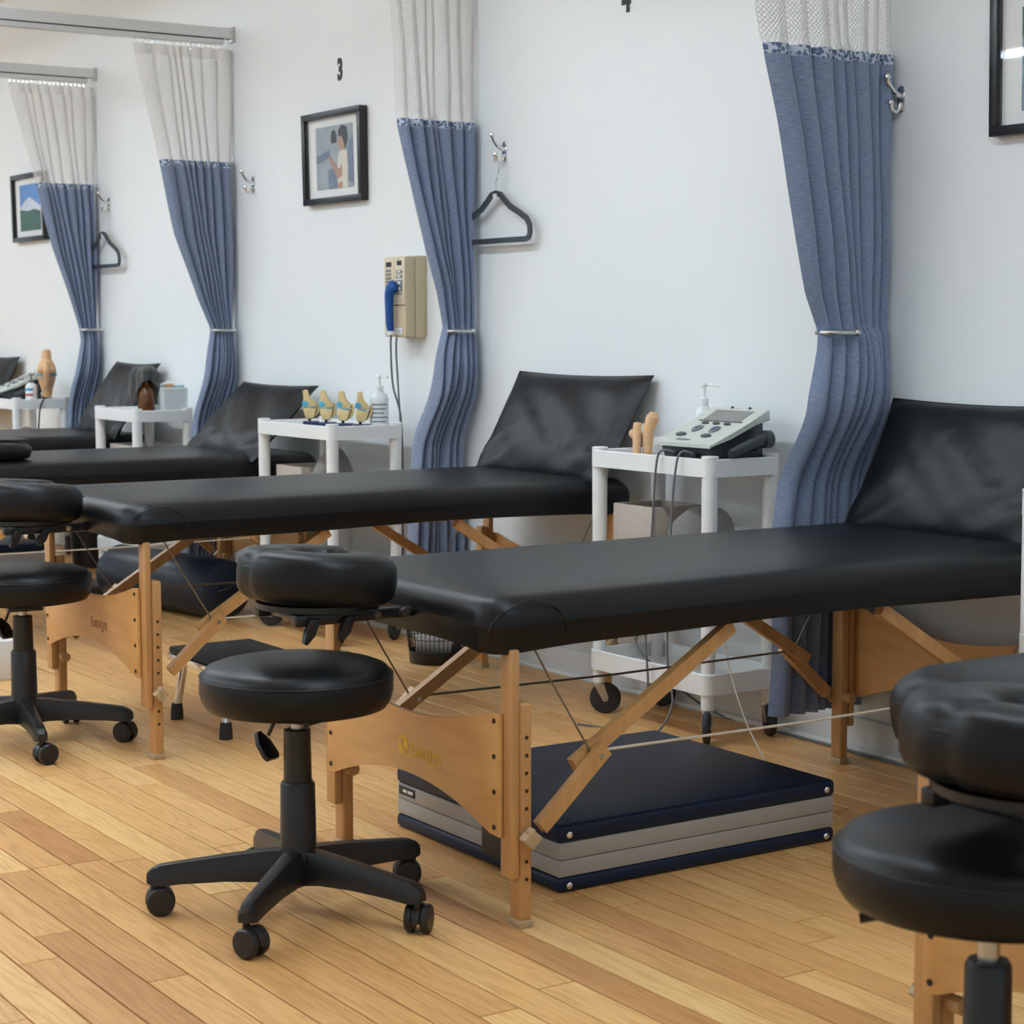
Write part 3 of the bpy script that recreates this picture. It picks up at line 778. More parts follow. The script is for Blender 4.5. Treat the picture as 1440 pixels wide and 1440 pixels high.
# ------------------------------------------------------------------ rolling carts
def rim(x0, x1, y0, y1, r, z0, z1, th=.008):
    m = MB(); o = rrect(x0, x1, y0, y1, r, 6); i = rrect(x0 + th, x1 - th, y0 + th, y1 - th, max(.004, r - th), 6)
    m.loft([[(a, b, z0) for a, b in o], [(a, b, z1 - .003) for a, b in o], [(a * .999 + .0, b, z1) for a, b in [( (p[0] + q[0]) / 2, (p[1] + q[1]) / 2) for p, q in zip(o, i)]], [(a, b, z1 - .003) for a, b in i], [(a, b, z0 + .016) for a, b in i]], cap0=True, cap1=True)
    return m
def cart(x0, x1, y0, y1, ztop, label):
    cx, cy = (x0 + x1) / 2, (y0 + y1) / 2; hx, hy = (x1 - x0) / 2, (y1 - y0) / 2
    t = thing('rolling_cart', label, 'cart', (cx, cy, 0))
    for (z, h) in ((ztop, .052), (.50, .05), (.205, .062)):
        rim(-hx, hx, -hy, hy, .03, z - h, z).build('tray', 'cart', t)
    for sx in (1, -1):
        for sy in (1, -1):
            px, py = sx * (hx - .026), sy * (hy - .026)
            MB().lathe([(0, .098), (.020, .098), (.020, .20), (.0215, .3), (.0225, .5), (.0235, ztop - .05), (.0235, ztop - .002), (.025, ztop), (.025, ztop + .006), (.022, ztop + .008), (0, ztop + .008)], (px, py, 0), 20).build('post', 'cart', t)
            sw = R(52) if (sx, sy) == (-1, -1) else random.random() * 2.2 - 1.1
            mt = Matrix.Translation((px, py, 0)) @ Matrix.Rotation(sw, 4, 'Z')
            fk = MB().cyl((0, 0, .09), (0, 0, .100), .021, 16)
            for q in (-1, 1): fk.prism([(-.016, .094), (.016, .094), (.030, .052), (.026, .040), (.014, .040)], q * .013, q * .016, 'XZ')
            fk.cyl((.02, -.02, .049), (.02, .02, .049), .006, 10)
            c_ = fk.xf(mt).build('caster_fork', 'steel', t)
            MB().lathe([(0, -.010), (.040, -.010), (.047, -.008), (.049, -.004), (.049, .004), (.047, .008), (.040, .010), (0, .010)], (.02, 0, .049), 28, 'Y').xf(mt).build('wheel', 'rubber', c_)
    return t
cart(-4.87, -4.285, 3.505, 3.785, .825, 'white rolling cart holding the grey ultrasound machine')
cart(-7.05, -6.425, 3.435, 3.76, .830, 'white rolling cart holding the four small knee models')
cart(-8.83, -8.33, 3.45, 3.75, .820, 'white rolling cart holding the amber bottle and grey cloth')
cart(-10.40, -9.86, 3.42, 3.73, .825, 'white rolling cart holding the tall knee joint model')
cart(-3.06, -2.48, 3.41, 3.70, .825, 'white rolling cart in front of the gold-logo table cushion')

# ------------------------------------------------------------------ things on the carts
# ultrasound machine
def ultrasound(x, y, z, label, rz=0., s=1.):
    t = thing('ultrasound_machine', label, 'machine', (x, y, z), rz)
    def body(pts, x0, x1, n, m, par, bev=.004): return MB().prism(pts, x0, x1, 'YZ', bev).build(n, m, par)
    body([(-.10, -.024), (.115, -.024), (.115, .115), (.06, .105), (-.115, .046), (-.13, .040)], -.112, .112, 'body', 'dark_grey', t)
    top = body([(-.145, .043), (-.145, .054), (-.05, .083), (.03, .112), (.12, .150), (.128, .146), (.128, .118), (.06, .106), (-.05, .068)], -.13, .13, 'top_shell', 'putty', t)
    def on(yy): # height of the shell's sloping face
        pts = [(-.145, .054), (-.05, .083), (.03, .112), (.12, .150)]
        for (a, p), (b, q) in zip(pts, pts[1:]):
            if yy <= b: return p + (q - p) * (yy - a) / (b - a), math.atan2(q - p, b - a)
        return .150, .4
    def plate(x0, x1, y0, y1, m, n, h=.003):
        z0, a = on((y0 + y1) / 2); mt = Matrix.Translation(((x0 + x1) / 2, (y0 + y1) / 2, z0)) @ Matrix.Rotation(a, 4, 'X')
        return MB().box((-(x1 - x0) / 2, -(y1 - y0) / 2, -.002), ((x1 - x0) / 2, (y1 - y0) / 2, h), .001, 1, mt).build(n, m, top)
    plate(-.085, .085, .035, .105, 'screen', 'screen', .0015)
    plate(-.10, .10, .028, .034, 'dark_grey', 'screen_edge', .002)
    def oval(px, py, rx, ry, m='dark_grey', n='button'):
        z0, a = on(py); mt = Matrix.Translation((px, py, z0)) @ Matrix.Rotation(a, 4, 'X')
        MB().lathe([(0, -.002), (1, -.002), (1, .003), (.85, .005), (0, .005)], n=18).xf(mt @ Matrix.Diagonal((rx, ry, 1, 1))).build(n, m, top)
    for px in (-.05, 0, .05): oval(px, .012, .016, .007)
    for px in (-.045, .035): oval(px, -.030, .018, .024, 'btn', 'dial'); oval(px, -.030, .010, .014, 'blue', 'dial_mark')
    for px in (-.07, .045): oval(px, -.080, .022, .013)
    oval(-.03, .118, .006, .004); oval(.05, .118, .006, .004)
    z0, a = on(-.115)
    mt = Matrix.Translation((-.02, -.118, z0)) @ Matrix.Rotation(a, 4, 'X')
    MB().box((-.03, -.004, 0), (.03, .004, .001), 0, 1, mt).build('nameplate', 'btn', top)
    # applicator resting in the side holder
    ap = MB().tube([(.150, .088, .066), (.150, .055, .062), (.150, -.02, .043), (.150, -.075, .028)], [.019, .016, .014, .012], 14)
    ap.lathe([(0, -.012), (.026, -.012), (.026, .012), (0, .012)], (.152, .09, .066), 20, 'Y'); ap.build('applicator', 'dark_grey', t)
    MB().box((.120, -.06, .012), (.146, -.03, .03), .004).box((.120, .05, .03), (.146, .08, .05), .004).build('holder', 'dark_grey', t)
    for px, py in ((-.03, -.125), (.055, -.122)):
        MB().cyl((px, py + .015, .022), (px, py - .02, .020), .007, 10).build('jack', 'blk', t)
    for o_ in list(t.children) + [g for c in t.children for g in c.children]:
        for v in o_.data.vertices: v.co.y *= .82
    return t
um = ultrasound(-4.435, 3.645, .811, 'grey ultrasound machine in front of the orange bone joint model')
def path_cable(name, pts, r, m, label, parent=None):
    # smooth through control points
    P = [Vector(p) for p in pts]; out = []
    for i in range(len(P) - 1):
        p0, p1, p2, p3 = P[max(0, i - 1)], P[i], P[i + 1], P[min(len(P) - 1, i + 2)]
        for k in range(8):
            t = k / 8
            out.append(.5 * ((2 * p1) + (-p0 + p2) * t + (2 * p0 - 5 * p1 + 4 * p2 - p3) * t * t + (-p0 + 3 * p1 - 3 * p2 + p3) * t ** 3))
    out.append(P[-1])
    o = MB().tube(out, r, 8).build(name, m, parent, 60)
    return tag(o, label, 'cable') if label else o
path_cable('cable', [(-4.465, 3.540, .830), (-4.49, 3.500, .842), (-4.505, 3.488, .80), (-4.52, 3.486, .62), (-4.545, 3.484, .30), (-4.54, 3.486, .12), (-4.60, 3.46, .008), (-4.72, 3.36, .006)], .0035, 'cord', 'thin grey cable hanging from the ultrasound machine, sweeping to the floor')
path_cable('cable', [(-4.380, 3.540, .830), (-4.40, 3.500, .842), (-4.412, 3.486, .79), (-4.43, 3.484, .60), (-4.440, 3.483, .25), (-4.40, 3.47, .10), (-4.42, 3.40, .008), (-4.50, 3.35, .006)], .0035, 'cord', 'grey cable from the ultrasound machine, nearer the cart corner post')

def pump_bottle(x, y, z, h, r, label, m='bottle', lab=True, rz=0., cap='white'):
    t = thing('pump_bottle', label, 'bottle', (x, y, z), rz)
    hb = h * .72
    MB().lathe([(0, 0), (r * .95, 0), (r, .006), (r, hb * .82), (r * .85, hb * .92), (r * .4, hb), (0, hb)], n=24).build('body', m, t)
    MB().lathe([(0, hb), (r * .45, hb), (r * .45, hb + h * .09), (r * .2, hb + h * .1), (r * .16, h * .95), (0, h * .95)], n=16).build('collar', cap, t)
    MB().box((-.010, -.009, h * .95), (.010, .009, h), .003).tube([(0, 0, h * .98), (.045, 0, h * .975), (.05, 0, h * .955)], .0045, 8).build('pump_head', cap, t)
    if lab:
        l = MB(); n = 10; rr = r + .0008
        ring0 = [(rr * math.cos(a), rr * math.sin(a), hb * .12) for a in [R(-100 + 130 * k / n) for k in range(n + 1)]]
        ring1 = [(p[0], p[1], hb * .78) for p in ring0]
        l.loft([ring0, ring1], False, False, False); lo = l.build('label', 'label', t)
        for k in range(5):
            z_ = hb * (.68 - .1 * k); rr2 = rr + .0006
            b0 = [(rr2 * math.cos(a), rr2 * math.sin(a), z_) for a in [R(-88 + (104 - 14 * (k % 3)) * q / 8) for q in range(9)]]
            MB().loft([b0, [(p[0], p[1], p[2] + .005) for p in b0]], False, False, False).build('print_line', 'btn', lo)
    return t
pump_bottle(-4.60, 3.742, .787, .245, .030, 'translucent white pump bottle behind the ultrasound machine', lab=False, rz=R(20))
pump_bottle(-6.515, 3.70, .792, .225, .036, 'white pump bottle with printed label beside the small knee models', rz=R(10))
tag(MB().box((-4.80, 3.70, .787), (-4.70, 3.765, .862), .008).build('tissue_pack', 'white'), 'small white pack behind the ultrasound machine', 'pack')

# shoulder bone model behind the machine
t = thing('joint_model', 'orange bone joint model standing behind the ultrasound machine', 'anatomical model', (-4.775, 3.655, .787))
MB().tube([(.01, 0, .01), (.012, 0, .09), (.022, .01, .135), (.02, .015, .150)], [.015, .017, .021, .012], 12).build('bone', 'bone_o', t)
MB().tube([(-.005, -.03, .02), (-.012, -.025, .08), (-.02, -.012, .115)], [.012, .014, .017], 12).ellipsoid((-.03, -.02, .085), (.02, .018, .016)).build('bone', 'bone_o', t)
MB().ellipsoid((0, -.003, .098), (.012, .016, .02)).build('ligament', 'rope', t)
MB().lathe([(0, 0), (.05, 0), (.05, .01), (0, .012)], n=24).build('base', 'navybase', t)

def knee(x, y, z, rz, label, h=.130, group=None, tilt=0., bs=1.):
    t = thing('knee_model', label, 'anatomical model', (x, y, z), rz, group)
    k = h / .130
    def E(mb): return mb.xf(Matrix.Rotation(tilt, 4, 'Y') @ Matrix.Diagonal((k, k, k, 1)))
    E(MB().tube([(0, 0, .012), (0, 0, .03), (.003, 0, .052), (.004, 0, .066)], [.012, .014, .021, .024], 14)).build('tibia', 'bone', t)
    E(MB().lathe([(0, .064), (.024, .064), (.026, .068), (.024, .073), (0, .074)], n=16)).build('meniscus', 'cartil', t)
    E(MB().tube([(.004, 0, .073), (.004, 0, .082), (.0, 0, .092), (-.006, 0, .104), (-.010, 0, .124), (-.011, 0, .130)], [.021, .024, .021, .013, .012, .009], 14)).build('femur', 'bone', t)
    E(MB().ellipsoid((.012, .012, .080), (.016, .012, .013)).ellipsoid((.012, -.012, .080), (.016, .012, .013))).build('condyle', 'cartil', t)
    E(MB().tube([(.022, 0, .096), (.030, 0, .080), (.030, 0, .062), (.022, 0, .040)], [.006, .010, .008, .005], 10)).build('kneecap', 'bone', t)
    MB().cyl((0, 0, .004), (0, 0, .016), .006 , 8).build('pin', 'steel', t)
    MB().box((-.032 * bs, -.036, -.022), (.040 * bs, .036, .012), .003).build('base', 'navybase', t)
    return t
def knee_section(x, y, z, rz, label, lean):
    t = thing('knee_model', label, 'anatomical model', (x, y, z), rz, 'small knee models on the cart')
    mt = Matrix.Rotation(lean, 4, 'Y') @ Matrix.Scale(1.06, 4)
    def part(pts, w, m, n, par=t, y0=0.): return MB().prism(pts, y0 - w, y0 + w, 'XZ', .0025).xf(mt).build(n, m, par, 50)
    part([(-.017, .013), (.010, .013), (.013, .024), (.021, .036), (.023, .050), (.012, .056), (-.004, .058), (-.022, .054), (-.025, .046), (-.019, .034)], .016, 'bone', 'tibia')
    f = part([(-.026, .062), (-.010, .059), (.008, .057), (.022, .058), (.025, .068), (.018, .078), (.004, .086), (-.002, .096), (-.004, .118), (-.012, .122), (-.024, .117), (-.022, .098), (-.020, .086), (-.025, .076)], .015, 'bone', 'femur')
    part([(-.0275, .060), (-.014, .0585), (-.006, .0625), (-.003, .072), (-.010, .080), (-.020, .084), (-.0265, .078)], .0158, 'cartil', 'cartilage', f)
    part([(-.022, .0545), (-.004, .0585), (.012, .0565), (.020, .0535), (.010, .0505), (-.006, .0535)], .0166, 'cartil', 'meniscus')
    part([(.026, .074), (.031, .062), (.030, .046), (.024, .032), (.014, .020), (.017, .019), (.030, .031), (.036, .046), (.036, .064), (.030, .076)], .009, 'bone', 'kneecap_tendon')
    MB().cyl((-.003, 0, 0), (-.003, 0, .016), .006, 10).build('pin', 'blk', t)
    MB().box((-.030, -.034, -.030), (.036, .034, .004), .004).build('base', 'navybase', t)
    return t
for q, lab in enumerate(('small knee model farthest from the white pump bottle in its row', 'third small knee model counting from the white pump bottle', 'second small knee model counting from the white pump bottle', 'small knee model nearest to the white pump bottle')):
    knee_section(-6.85 + .108 * q, 3.578 + .016 * q, .826, R(56 + (6, 0, -4, 8)[q]), lab, R((-2, 0, 3, 5)[q]))
# tall knee joint model and bottle on the far cart
kt = knee(-9.92, 3.625, .810, R(-20), 'tall tan knee joint model with blue cartilage on far cart', .27, None, R(3), .8)
for ch in kt.children:
    if ch.name.split('.')[0] in ('tibia', 'femur', 'kneecap', 'condyle'): ch.data.materials[0] = M['bone_o']
t = pump_bottle(-9.965, 3.555, .789, .165, .030, 'white bottle with cyan print beside the tall knee model', m='white', lab=False, cap='btn')
for z_, c_ in ((.012, 'cyan'), (.05, 'red'), (.078, 'cyan')):
    rr = .0308; b0 = [(rr * math.cos(a), rr * math.sin(a), z_) for a in [R(-90 + 90 * q / 8) for q in range(9)]]
    MB().loft([b0, [(p[0], p[1], p[2] + .012) for p in b0]], False, False, False).build('print_band', c_, t)
ultrasound(-10.23, 3.58, .811, 'grey ultrasound machine on the cart with the tall knee model', R(-6))
path_cable('cable', [(-9.93, 3.60, .84), (-9.90, 3.62, .80), (-9.875, 3.60, .83), (-9.85, 3.56, .78), (-9.84, 3.54, .62), (-9.845, 3.52, .45)], .0045, 'blk', 'dark cable looping off the far cart by the tall knee model')

# amber bottle with a cloth over it, clear tissue box
t = thing('spray_bottle', 'amber spray bottle under the grey cloth on cart', 'bottle', (-8.41, 3.545, .782))
MB().lathe([(0, 0), (.037, 0), (.040, .006), (.040, .11), (.034, .135), (.016, .155), (.014, .175), (0, .175)], n=24).build('body', 'amber', t)
MB().lathe([(0, .175), (.017, .175), (.017, .20), (0, .20)], n=14).box((-.045, -.012, .20), (.03, .012, .225), .005).build('trigger_head', 'white', t)
def draped(name, label, cat, cx, cy, ztop, rx, ry, drops, m, seed, n=28):
    rnd = random.Random(seed); bm = bmesh.new(); g = []
    ph = [rnd.random() * 6.28 for _ in range(6)]
    for i in range(n + 1):
        row = []
        for j in range(n + 1):
            u, v = 2 * i / n - 1, 2 * j / n - 1
            rr = max(abs(u), abs(v)); a = math.atan2(v, u)
            fold = 1 + .16 * math.sin(a * 5 + ph[0]) + .08 * math.sin(a * 9 + ph[1])
            rad = min(1, rr / .42)
            x = cx + rx * rad * math.cos(a) * fold * (1 + .1 * rr); y = cy + ry * rad * math.sin(a) * fold * (1 + .1 * rr)
            ln = drops * (1 + .45 * math.sin(a * 2 + ph[2])) * (1 if u < .2 else .75)
            z = ztop - (max(0, rr - .32) / .68) * ln - .012 * rad * rad + .004 * math.sin(u * 9 + ph[3]) * math.cos(v * 8)
            row.append(bm.verts.new((x, y, z)))
        g.append(row)
    for i in range(n):
        for j in range(n): bm.faces.new((g[i][j], g[i + 1][j], g[i + 1][j + 1], g[i][j + 1]))
    bmesh.ops.recalc_face_normals(bm, faces=bm.faces)
    ex = bmesh.ops.solidify(bm, geom=bm.faces[:], thickness=.005)
    me = bpy.data.meshes.new(name); bm.to_mesh(me); bm.free()
    return tag(link(name, me, m, None, 70), label, cat)
draped('cloth', 'crumpled dark grey cloth draped over the amber bottle', 'cloth', -8.418, 3.545, 1.022, .048, .056, .115, 'towel', 5)
t = thing('clear_container', 'translucent white plastic container beside the amber bottle', 'container', (-8.425, 3.668, .782))
MB().loft([[(a, b, 0) for a, b in rrect(-.062, .062, -.066, .066, .02)], [(a * 1.06, b * 1.06, .135) for a, b in rrect(-.062, .062, -.066, .066, .02)], [(a * 1.0, b * 1.0, .140) for a, b in rrect(-.062, .062, -.066, .066, .02)]]).build('tub', 'tissue', t)
MB().tube([(-.04, -.04, .141), (-.02, 0, .155), (.02, .03, .150), (.04, .045, .143)], [.008, .014, .012, .006], 8).build('crumpled_film', 'bottle', t)
MB().box((-.01, -.02, .1405), (.02, .01, .158), .003).build('brown_cap', 'bone_o', t)
MB().box((.005, .02, .1405), (.05, .055, .152), .004).build('pale_blue_lid', mat('pale_aqua', (.45, .62, .66), .4), t)
MB().box((-.045, -.0695, .004), (-.030, -.0645, .018), .002).build('black_tag', 'blk', t)

# things on the middle trays
def fabric_box(x0, x1, y0, y1, z0, z1, label, m='box'):
    t = thing('storage_box', label, 'box', ((x0 + x1) / 2, (y0 + y1) / 2, z0)); hx, hy, h = (x1 - x0) / 2, (y1 - y0) / 2, z1 - z0; th = .008
    for n, a, b in (('side', (-hx, -hy, 0), (hx, -hy + th, h)), ('side', (-hx, hy - th, 0), (hx, hy, h)), ('side', (-hx, -hy + th, 0), (-hx + th, hy - th, h)), ('side', (hx - th, -hy + th, 0), (hx, hy - th, h))):
        MB().box(a, b, .003).build(n, m, t)
    MB().box((-hx + th, -hy + th, 0), (hx - th, hy - th, .006)).build('bottom', 'box_in', t)
    return t
fabric_box(-4.80, -4.60, 3.55, 3.74, .463, .662, 'beige fabric storage box on the ultrasound cart')
fabric_box(-8.80, -8.45, 3.52, 3.75, .463, .648, 'beige fabric storage box on the amber bottle cart')
fabric_box(-6.98, -6.76, 3.49, 3.70, .463, .655, 'beige fabric storage box on the knee models cart')
def lump(name, label, cat, c, r, m, seed, amp=.12, flat=.0):
    rnd = random.Random(seed); bm = bmesh.new(); g = bmesh.ops.create_icosphere(bm, subdivisions=4, radius=1)
    ph = [rnd.random() * 6.28 for _ in range(6)]
    for v in bm.verts:
        p = v.co.copy()
        k = 1 + amp * (math.sin(p.x * 4 + ph[0]) * math.sin(p.y * 3.5 + ph[1]) + .6 * math.sin(p.z * 6 + ph[2] + p.x * 3))
        z = p.z * k
        if z < 0: z *= .25
        v.co = (c[0] + p.x * k * r[0], c[1] + p.y * k * r[1], c[2] + (z + .25 * (1 + amp)) * r[2])
    lo = min(v.co.z for v in bm.verts)
    for v in bm.verts: v.co.z += c[2] - lo
    me = bpy.data.meshes.new(name); bm.to_mesh(me); bm.free()
    return tag(link(name, me, m, None, 70), label, cat)
lump('folded_towel', 'fluffy grey towel on the middle tray under the ultrasound machine', 'towel', (-4.46, 3.63, .462), (.105, .11, .165), 'fleece', 2, .12)
lump('folded_towel', 'grey towel bunched on the middle tray below the knee models', 'towel', (-6.64, 3.56, .467), (.09, .10, .20), 'fleece', 4, .08)
lump('pouch', 'tan cloth pouch on the middle tray of the far cart', 'pouch', (-9.99, 3.54, .462), (.10, .11, .16), 'box', 6, .06)
lump('dark_bag', 'dark brown bag on the bottom tray of the knee models cart', 'bag', (-6.74, 3.58, .160), (.24, .12, .13), 'grey_vinyl', 8, .08)

# ------------------------------------------------------------------ on the floor
# folded portable table in navy vinyl with aluminium edges
t = thing('folded_table', 'navy folded portable table with silver edges under the gold-logo table', 'folded table', (-3.655, 2.705, 0))
hx, hy = .345, .395
def pad(z0, z1): return MB().box((-hx, -hy, z0), (hx, hy, z1), .012, 3)
for (z0, z1) in ((0, .034), (.108, .147)):
    p = pad(z0, z1).build('pad', 'navy', t, 50)
    st = MB()
    for sx in (-1, 1):
        for sy in (-1, 1):
            st.ellipsoid((sx * (hx), sy * (hy - .028), (z0 + z1) / 2 - .002), (.004, .008, .008), 12, 8)
    stuff(st.build('corner_studs', 'chrome', p))
for (z0, z1) in ((.034, .070), (.0715, .108)):
    MB().box((-hx + .004, -hy + .004, z0), (hx - .004, hy - .004, z1), .002).build('edge_rail', 'alu', t)
MB().box((.06, -hy - .014, .028), (.15, -hy + .002, .108), .004).build('latch', 'blk', t)
MB().box((-hx + .015, -hy + .001, .083), (-hx + .085, -hy + .0035, .103)).build('badge', 'blk', t)
MB().box((-hx + .034, -hy + .0004, .090), (-hx + .052, -hy + .001, .097)).box((-hx + .057, -hy + .0004, .090), (-hx + .080, -hy + .001, .097)).build('badge_print', 'label', t, 0)
# chrome step stool
t = thing('step_stool', 'chrome step stool with black tread under the treatment table', 'step stool', (-5.31, 2.52, 0))
MB().box((-.20, -.14, .205), (.20, .14, .225), .008).build('tread', 'rubber', t)
MB().box((-.203, -.143, .182), (.203, .143, .2045), .004).build('frame', 'chrome', t)
for sx in (-1, 1):
    for sy in (-1, 1):
        MB().cyl((sx * .16, sy * .105, .183), (sx * .175, sy * .125, .03), .0125, 14).build('leg', 'chrome', t)
        MB().lathe([(0, 0), (.020, 0), (.019, .03), (.016, .05), (0, .05)], (sx * .175, sy * .125, 0), 16).build('rubber_foot', 'rubber', t)
# navy bolster
t = thing('bolster', 'navy vinyl roll bolster with handle lying beneath a table', 'bolster', (-7.60, 3.335, .125), R(10))
MB().lathe([(0, -.47), (.095, -.47), (.118, -.462), (.125, -.445), (.125, .335), (.118, .352), (.095, .36), (0, .36)], n=36, axis='X').build('roll', 'navy_dark', t)
MB().tube([(.362, -.05, .0), (.385, -.03, .01), (.385, .03, .03), (.362, .05, .04)], 0, sq=(.03, .006)).build('handle', 'blk', t)
# wire waste bin
t = thing('waste_bin', 'black wire mesh waste bin on the floor beside the wall', 'bin', (-5.93, 3.60, 0))
MB().lathe([(0, 0), (.098, 0), (.100, .004), (.102, .045), (.099, .045), (.097, .006), (0, .006)], n=32).build('base', 'blk_metal', t)
wi = MB()
for k in range(40):
    a = 2 * PI * k / 40; wi.tube([(.1 * math.cos(a), .1 * math.sin(a), .04), (.128 * math.cos(a), .128 * math.sin(a), .30)], .0016, 5)
for z in (.09, .15, .21, .27):
    r_ = .1 + .028 * (z - .04) / .26; wi.tube([(r_ * math.cos(2 * PI * k / 32), r_ * math.sin(2 * PI * k / 32), z) for k in range(33)], .0016, 5)
stuff(wi.build('wire_mesh', 'blk_metal', t))
MB().tube([(.128 * math.cos(2 * PI * k / 32), .128 * math.sin(2 * PI * k / 32), .30) for k in range(33)], .006, 8).build('rim', 'blk_metal', t)
bt = thing('thermos', 'grey cylinder flask lying in the wire waste bin', 'flask', (-5.93, 3.60, .052))
mt = Matrix.Rotation(R(58), 4, 'Z') @ Matrix.Rotation(R(6), 4, 'Y')
MB().lathe([(0, -.075), (.033, -.075), (.036, -.07), (.036, .05), (.030, .055), (0, .056)], n=24, axis='X').xf(mt).build('body', 'alu', bt)
MB().lathe([(0, .057), (.033, .057), (.033, .082), (0, .084)], n=24, axis='X').xf(mt).build('lid', 'blk', bt)
# far floor items
t = thing('folded_table', 'navy folded portable table under the table behind the amber bottle', 'folded table', (-9.52, 2.93, 0))
for (z0, z1, m, n) in ((0, .034, 'navy', 'pad'), (.034, .108, 'alu', 'edge_rail'), (.108, .147, 'navy', 'pad')):
    MB().box((-.345, -.395, z0), (.345, .395, z1), .01, 2).build(n, m, t)
t = thing('floor_cushion', 'flat grey vinyl cushion lying on the floor behind the stool', 'cushion', (-8.52, 2.98, 0))
MB().loft(slab_rings(-.42, .36, -.30, .30, .002, .10, .06, .05, .03, lambda x, y, z: (x, y, z + .006 * math.sin(x * 14 + y * 9) * (z / .1)))).build('cover', 'grey_vinyl', t, 60)
tag(MB().box((-6.72, 2.02, 0), (-6.42, 2.24, .135), .004).build('white_box', 'white'), 'plain white box on the floor beside the wheeled stool', 'box')
t = thing('waste_bin', 'black waste bin beside the far folded navy table', 'bin', (-9.30, 3.62, 0))
MB().lathe([(0, 0), (.10, 0), (.125, .27), (.13, .275), (.12, .275), (.097, .01), (0, .01)], n=28).build('bucket', 'blk', t)
MB().lathe([(.128, .262), (.134, .266), (.134, .276), (.128, .28), (.12, .276), (.12, .266)], n=28).build('rim', 'blk_metal', t)
path_cable('cable', [(-4.86, 3.72, .26), (-4.75, 3.62, .20), (-4.60, 3.80, .012), (-4.1, 3.79, .006), (-3.7, 3.78, .006), (-3.3, 3.775, .006), (-2.9, 3.78, .006)], .004, 'cord', 'grey cable running along the baseboard behind the ultrasound cart')
path_cable('cable', [(-4.245, 3.52, .60), (-4.235, 3.515, .40), (-4.22, 3.53, .25), (-4.13, 3.52, .10), (-4.02, 3.50, .008)], .0022, 'rope', 'thin pale cord hanging beside the ultrasound cart')

# ------------------------------------------------------------------ on the wall
def hook(x, z, label):
    t = thing('coat_hook', label, 'hook', (x, WY, z))
    MB().prism(rrect(-.014, .014, -.036, .036, .013), -.005, 0, 'XZ', .0015).build('plate', 'chrome', t)
    MB().tube([(0, -.004, .008), (0, -.016, .010), (0, -.034, .020), (0, -.050, .038), (0, -.056, .052)], [.009, .008, .007, .0062, .006], 10).ellipsoid((0, -.057, .056), (.0105, .0105, .0105)).build('upper_prong', 'chrome', t)
    MB().tube([(0, -.004, -.012), (0, -.012, -.028), (0, -.025, -.036), (0, -.038, -.030), (0, -.042, -.016)], [.0085, .0075, .0068, .006, .006], 10).ellipsoid((0, -.0425, -.012), (.0095, .0095, .0095)).build('lower_prong', 'chrome', t)
    return t
hook(-3.885, 1.815, 'chrome double coat hook beside the ultrasound curtain')
hook(-5.845, 1.82, 'chrome double coat hook holding the nearer black hanger')
hook(-7.865, 1.825, 'bare chrome coat hook between the curtain and the woman picture')
hook(-9.54, 1.825, 'chrome coat hook holding the hanger half behind the curtain')
def hanger(x, y, z, label):
    t = thing('coat_hanger', label, 'hanger', (x, y, z))
    hk = [(.0, 0, -.125), (.0, 0, -.085), (.012, 0, -.062), (.022, 0, -.035)] + [(.004 + .019 * math.cos(a), 0, -.0175 + .019 * math.sin(a)) for a in [R(-20 + 215 * k / 10) for k in range(11)]]
    MB().tube(hk, .0028, 8).build('wire_hook', 'chrome', t)
    half = [(0, -.125), (.03, -.132), (.06, -.155), (.095, -.178), (.15, -.200), (.195, -.222), (.213, -.245), (.216, -.272), (.208, -.288), (.19, -.293), (0, -.293)]
    pts = half + [(-a, b) for a, b in half[-2:0:-1]]
    MB().tube([(a, 0, b) for a, b in pts + [pts[0]]], .0, sq=(.010, .019)).build('frame', 'dark_grey', t)
    MB().box((-.012, -.0055, -.142), (.012, -.004, -.128), 0).build('size_tag', 'label', t)
    return t
hanger(-5.845, 3.800, 1.798, 'black coat hanger on the chrome hook between curtain and cushion')
hanger(-9.54, 3.800, 1.803, 'black coat hanger half hidden by the curtain near the mountain picture')

# beige wall-mounted ultrasound unit with blue handset
t = thing('wall_telephone_unit', 'beige wall-mounted unit with blue handset and keypads', 'wall unit', (-6.47, WY, 1.315))
def wb(a, b, n, m, par, bev=.002): return MB().box(a, b, bev).build(n, m, par)
wb((-.082, -.050, -.155), (.082, 0, .155), 'back_case', 'beige', t, .006)
wb((-.080, -.094, -.152), (.080, -.051, .152), 'front_case', 'beige', t, .006)
wb((-.077, -.0955, .04), (-.006, -.094, .148), 'keypad_panel', 'beige_lt', t, .0005); wb((.003, -.0955, -.028), (.077, -.094, .148), 'control_panel', 'beige_lt', t, .0005)
wb((-.063, -.0965, .113), (-.022, -.0955, .132), 'display', 'black_disp', t, 0); wb((.020, -.0965, .118), (.055, -.0955, .136), 'display', 'black_disp', t, 0)
for r_ in range(4):
    for c_ in range(3):
        wb((-.064 + c_ * .0145, -.0968, .094 - r_ * .014), (-.053 + c_ * .0145, -.0955, .104 - r_ * .014), 'key', 'btn', t, .0005)
for z_, h_ in ((.094, .006), (.076, .006), (.052, .011), (.030, .011)):
    wb((.015, -.0975, z_ - h_), (.060, -.0955, z_ + h_), 'control_button', 'btn', t, .001)
    wb((.027, -.0983, z_ - h_ * .5), (.048, -.0975, z_ + h_ * .5), 'button_mark', 'label', t, 0)
wb((.015, -.0965, .008), (.060, -.0955, .013), 'caption', 'btn', t, 0); wb((.015, -.0965, -.018), (.058, -.0955, -.016), 'caption', 'btn', t, 0)
wb((-.010, -.096, -.034), (.078, -.094, -.031), 'groove', 'hole', t, 0)
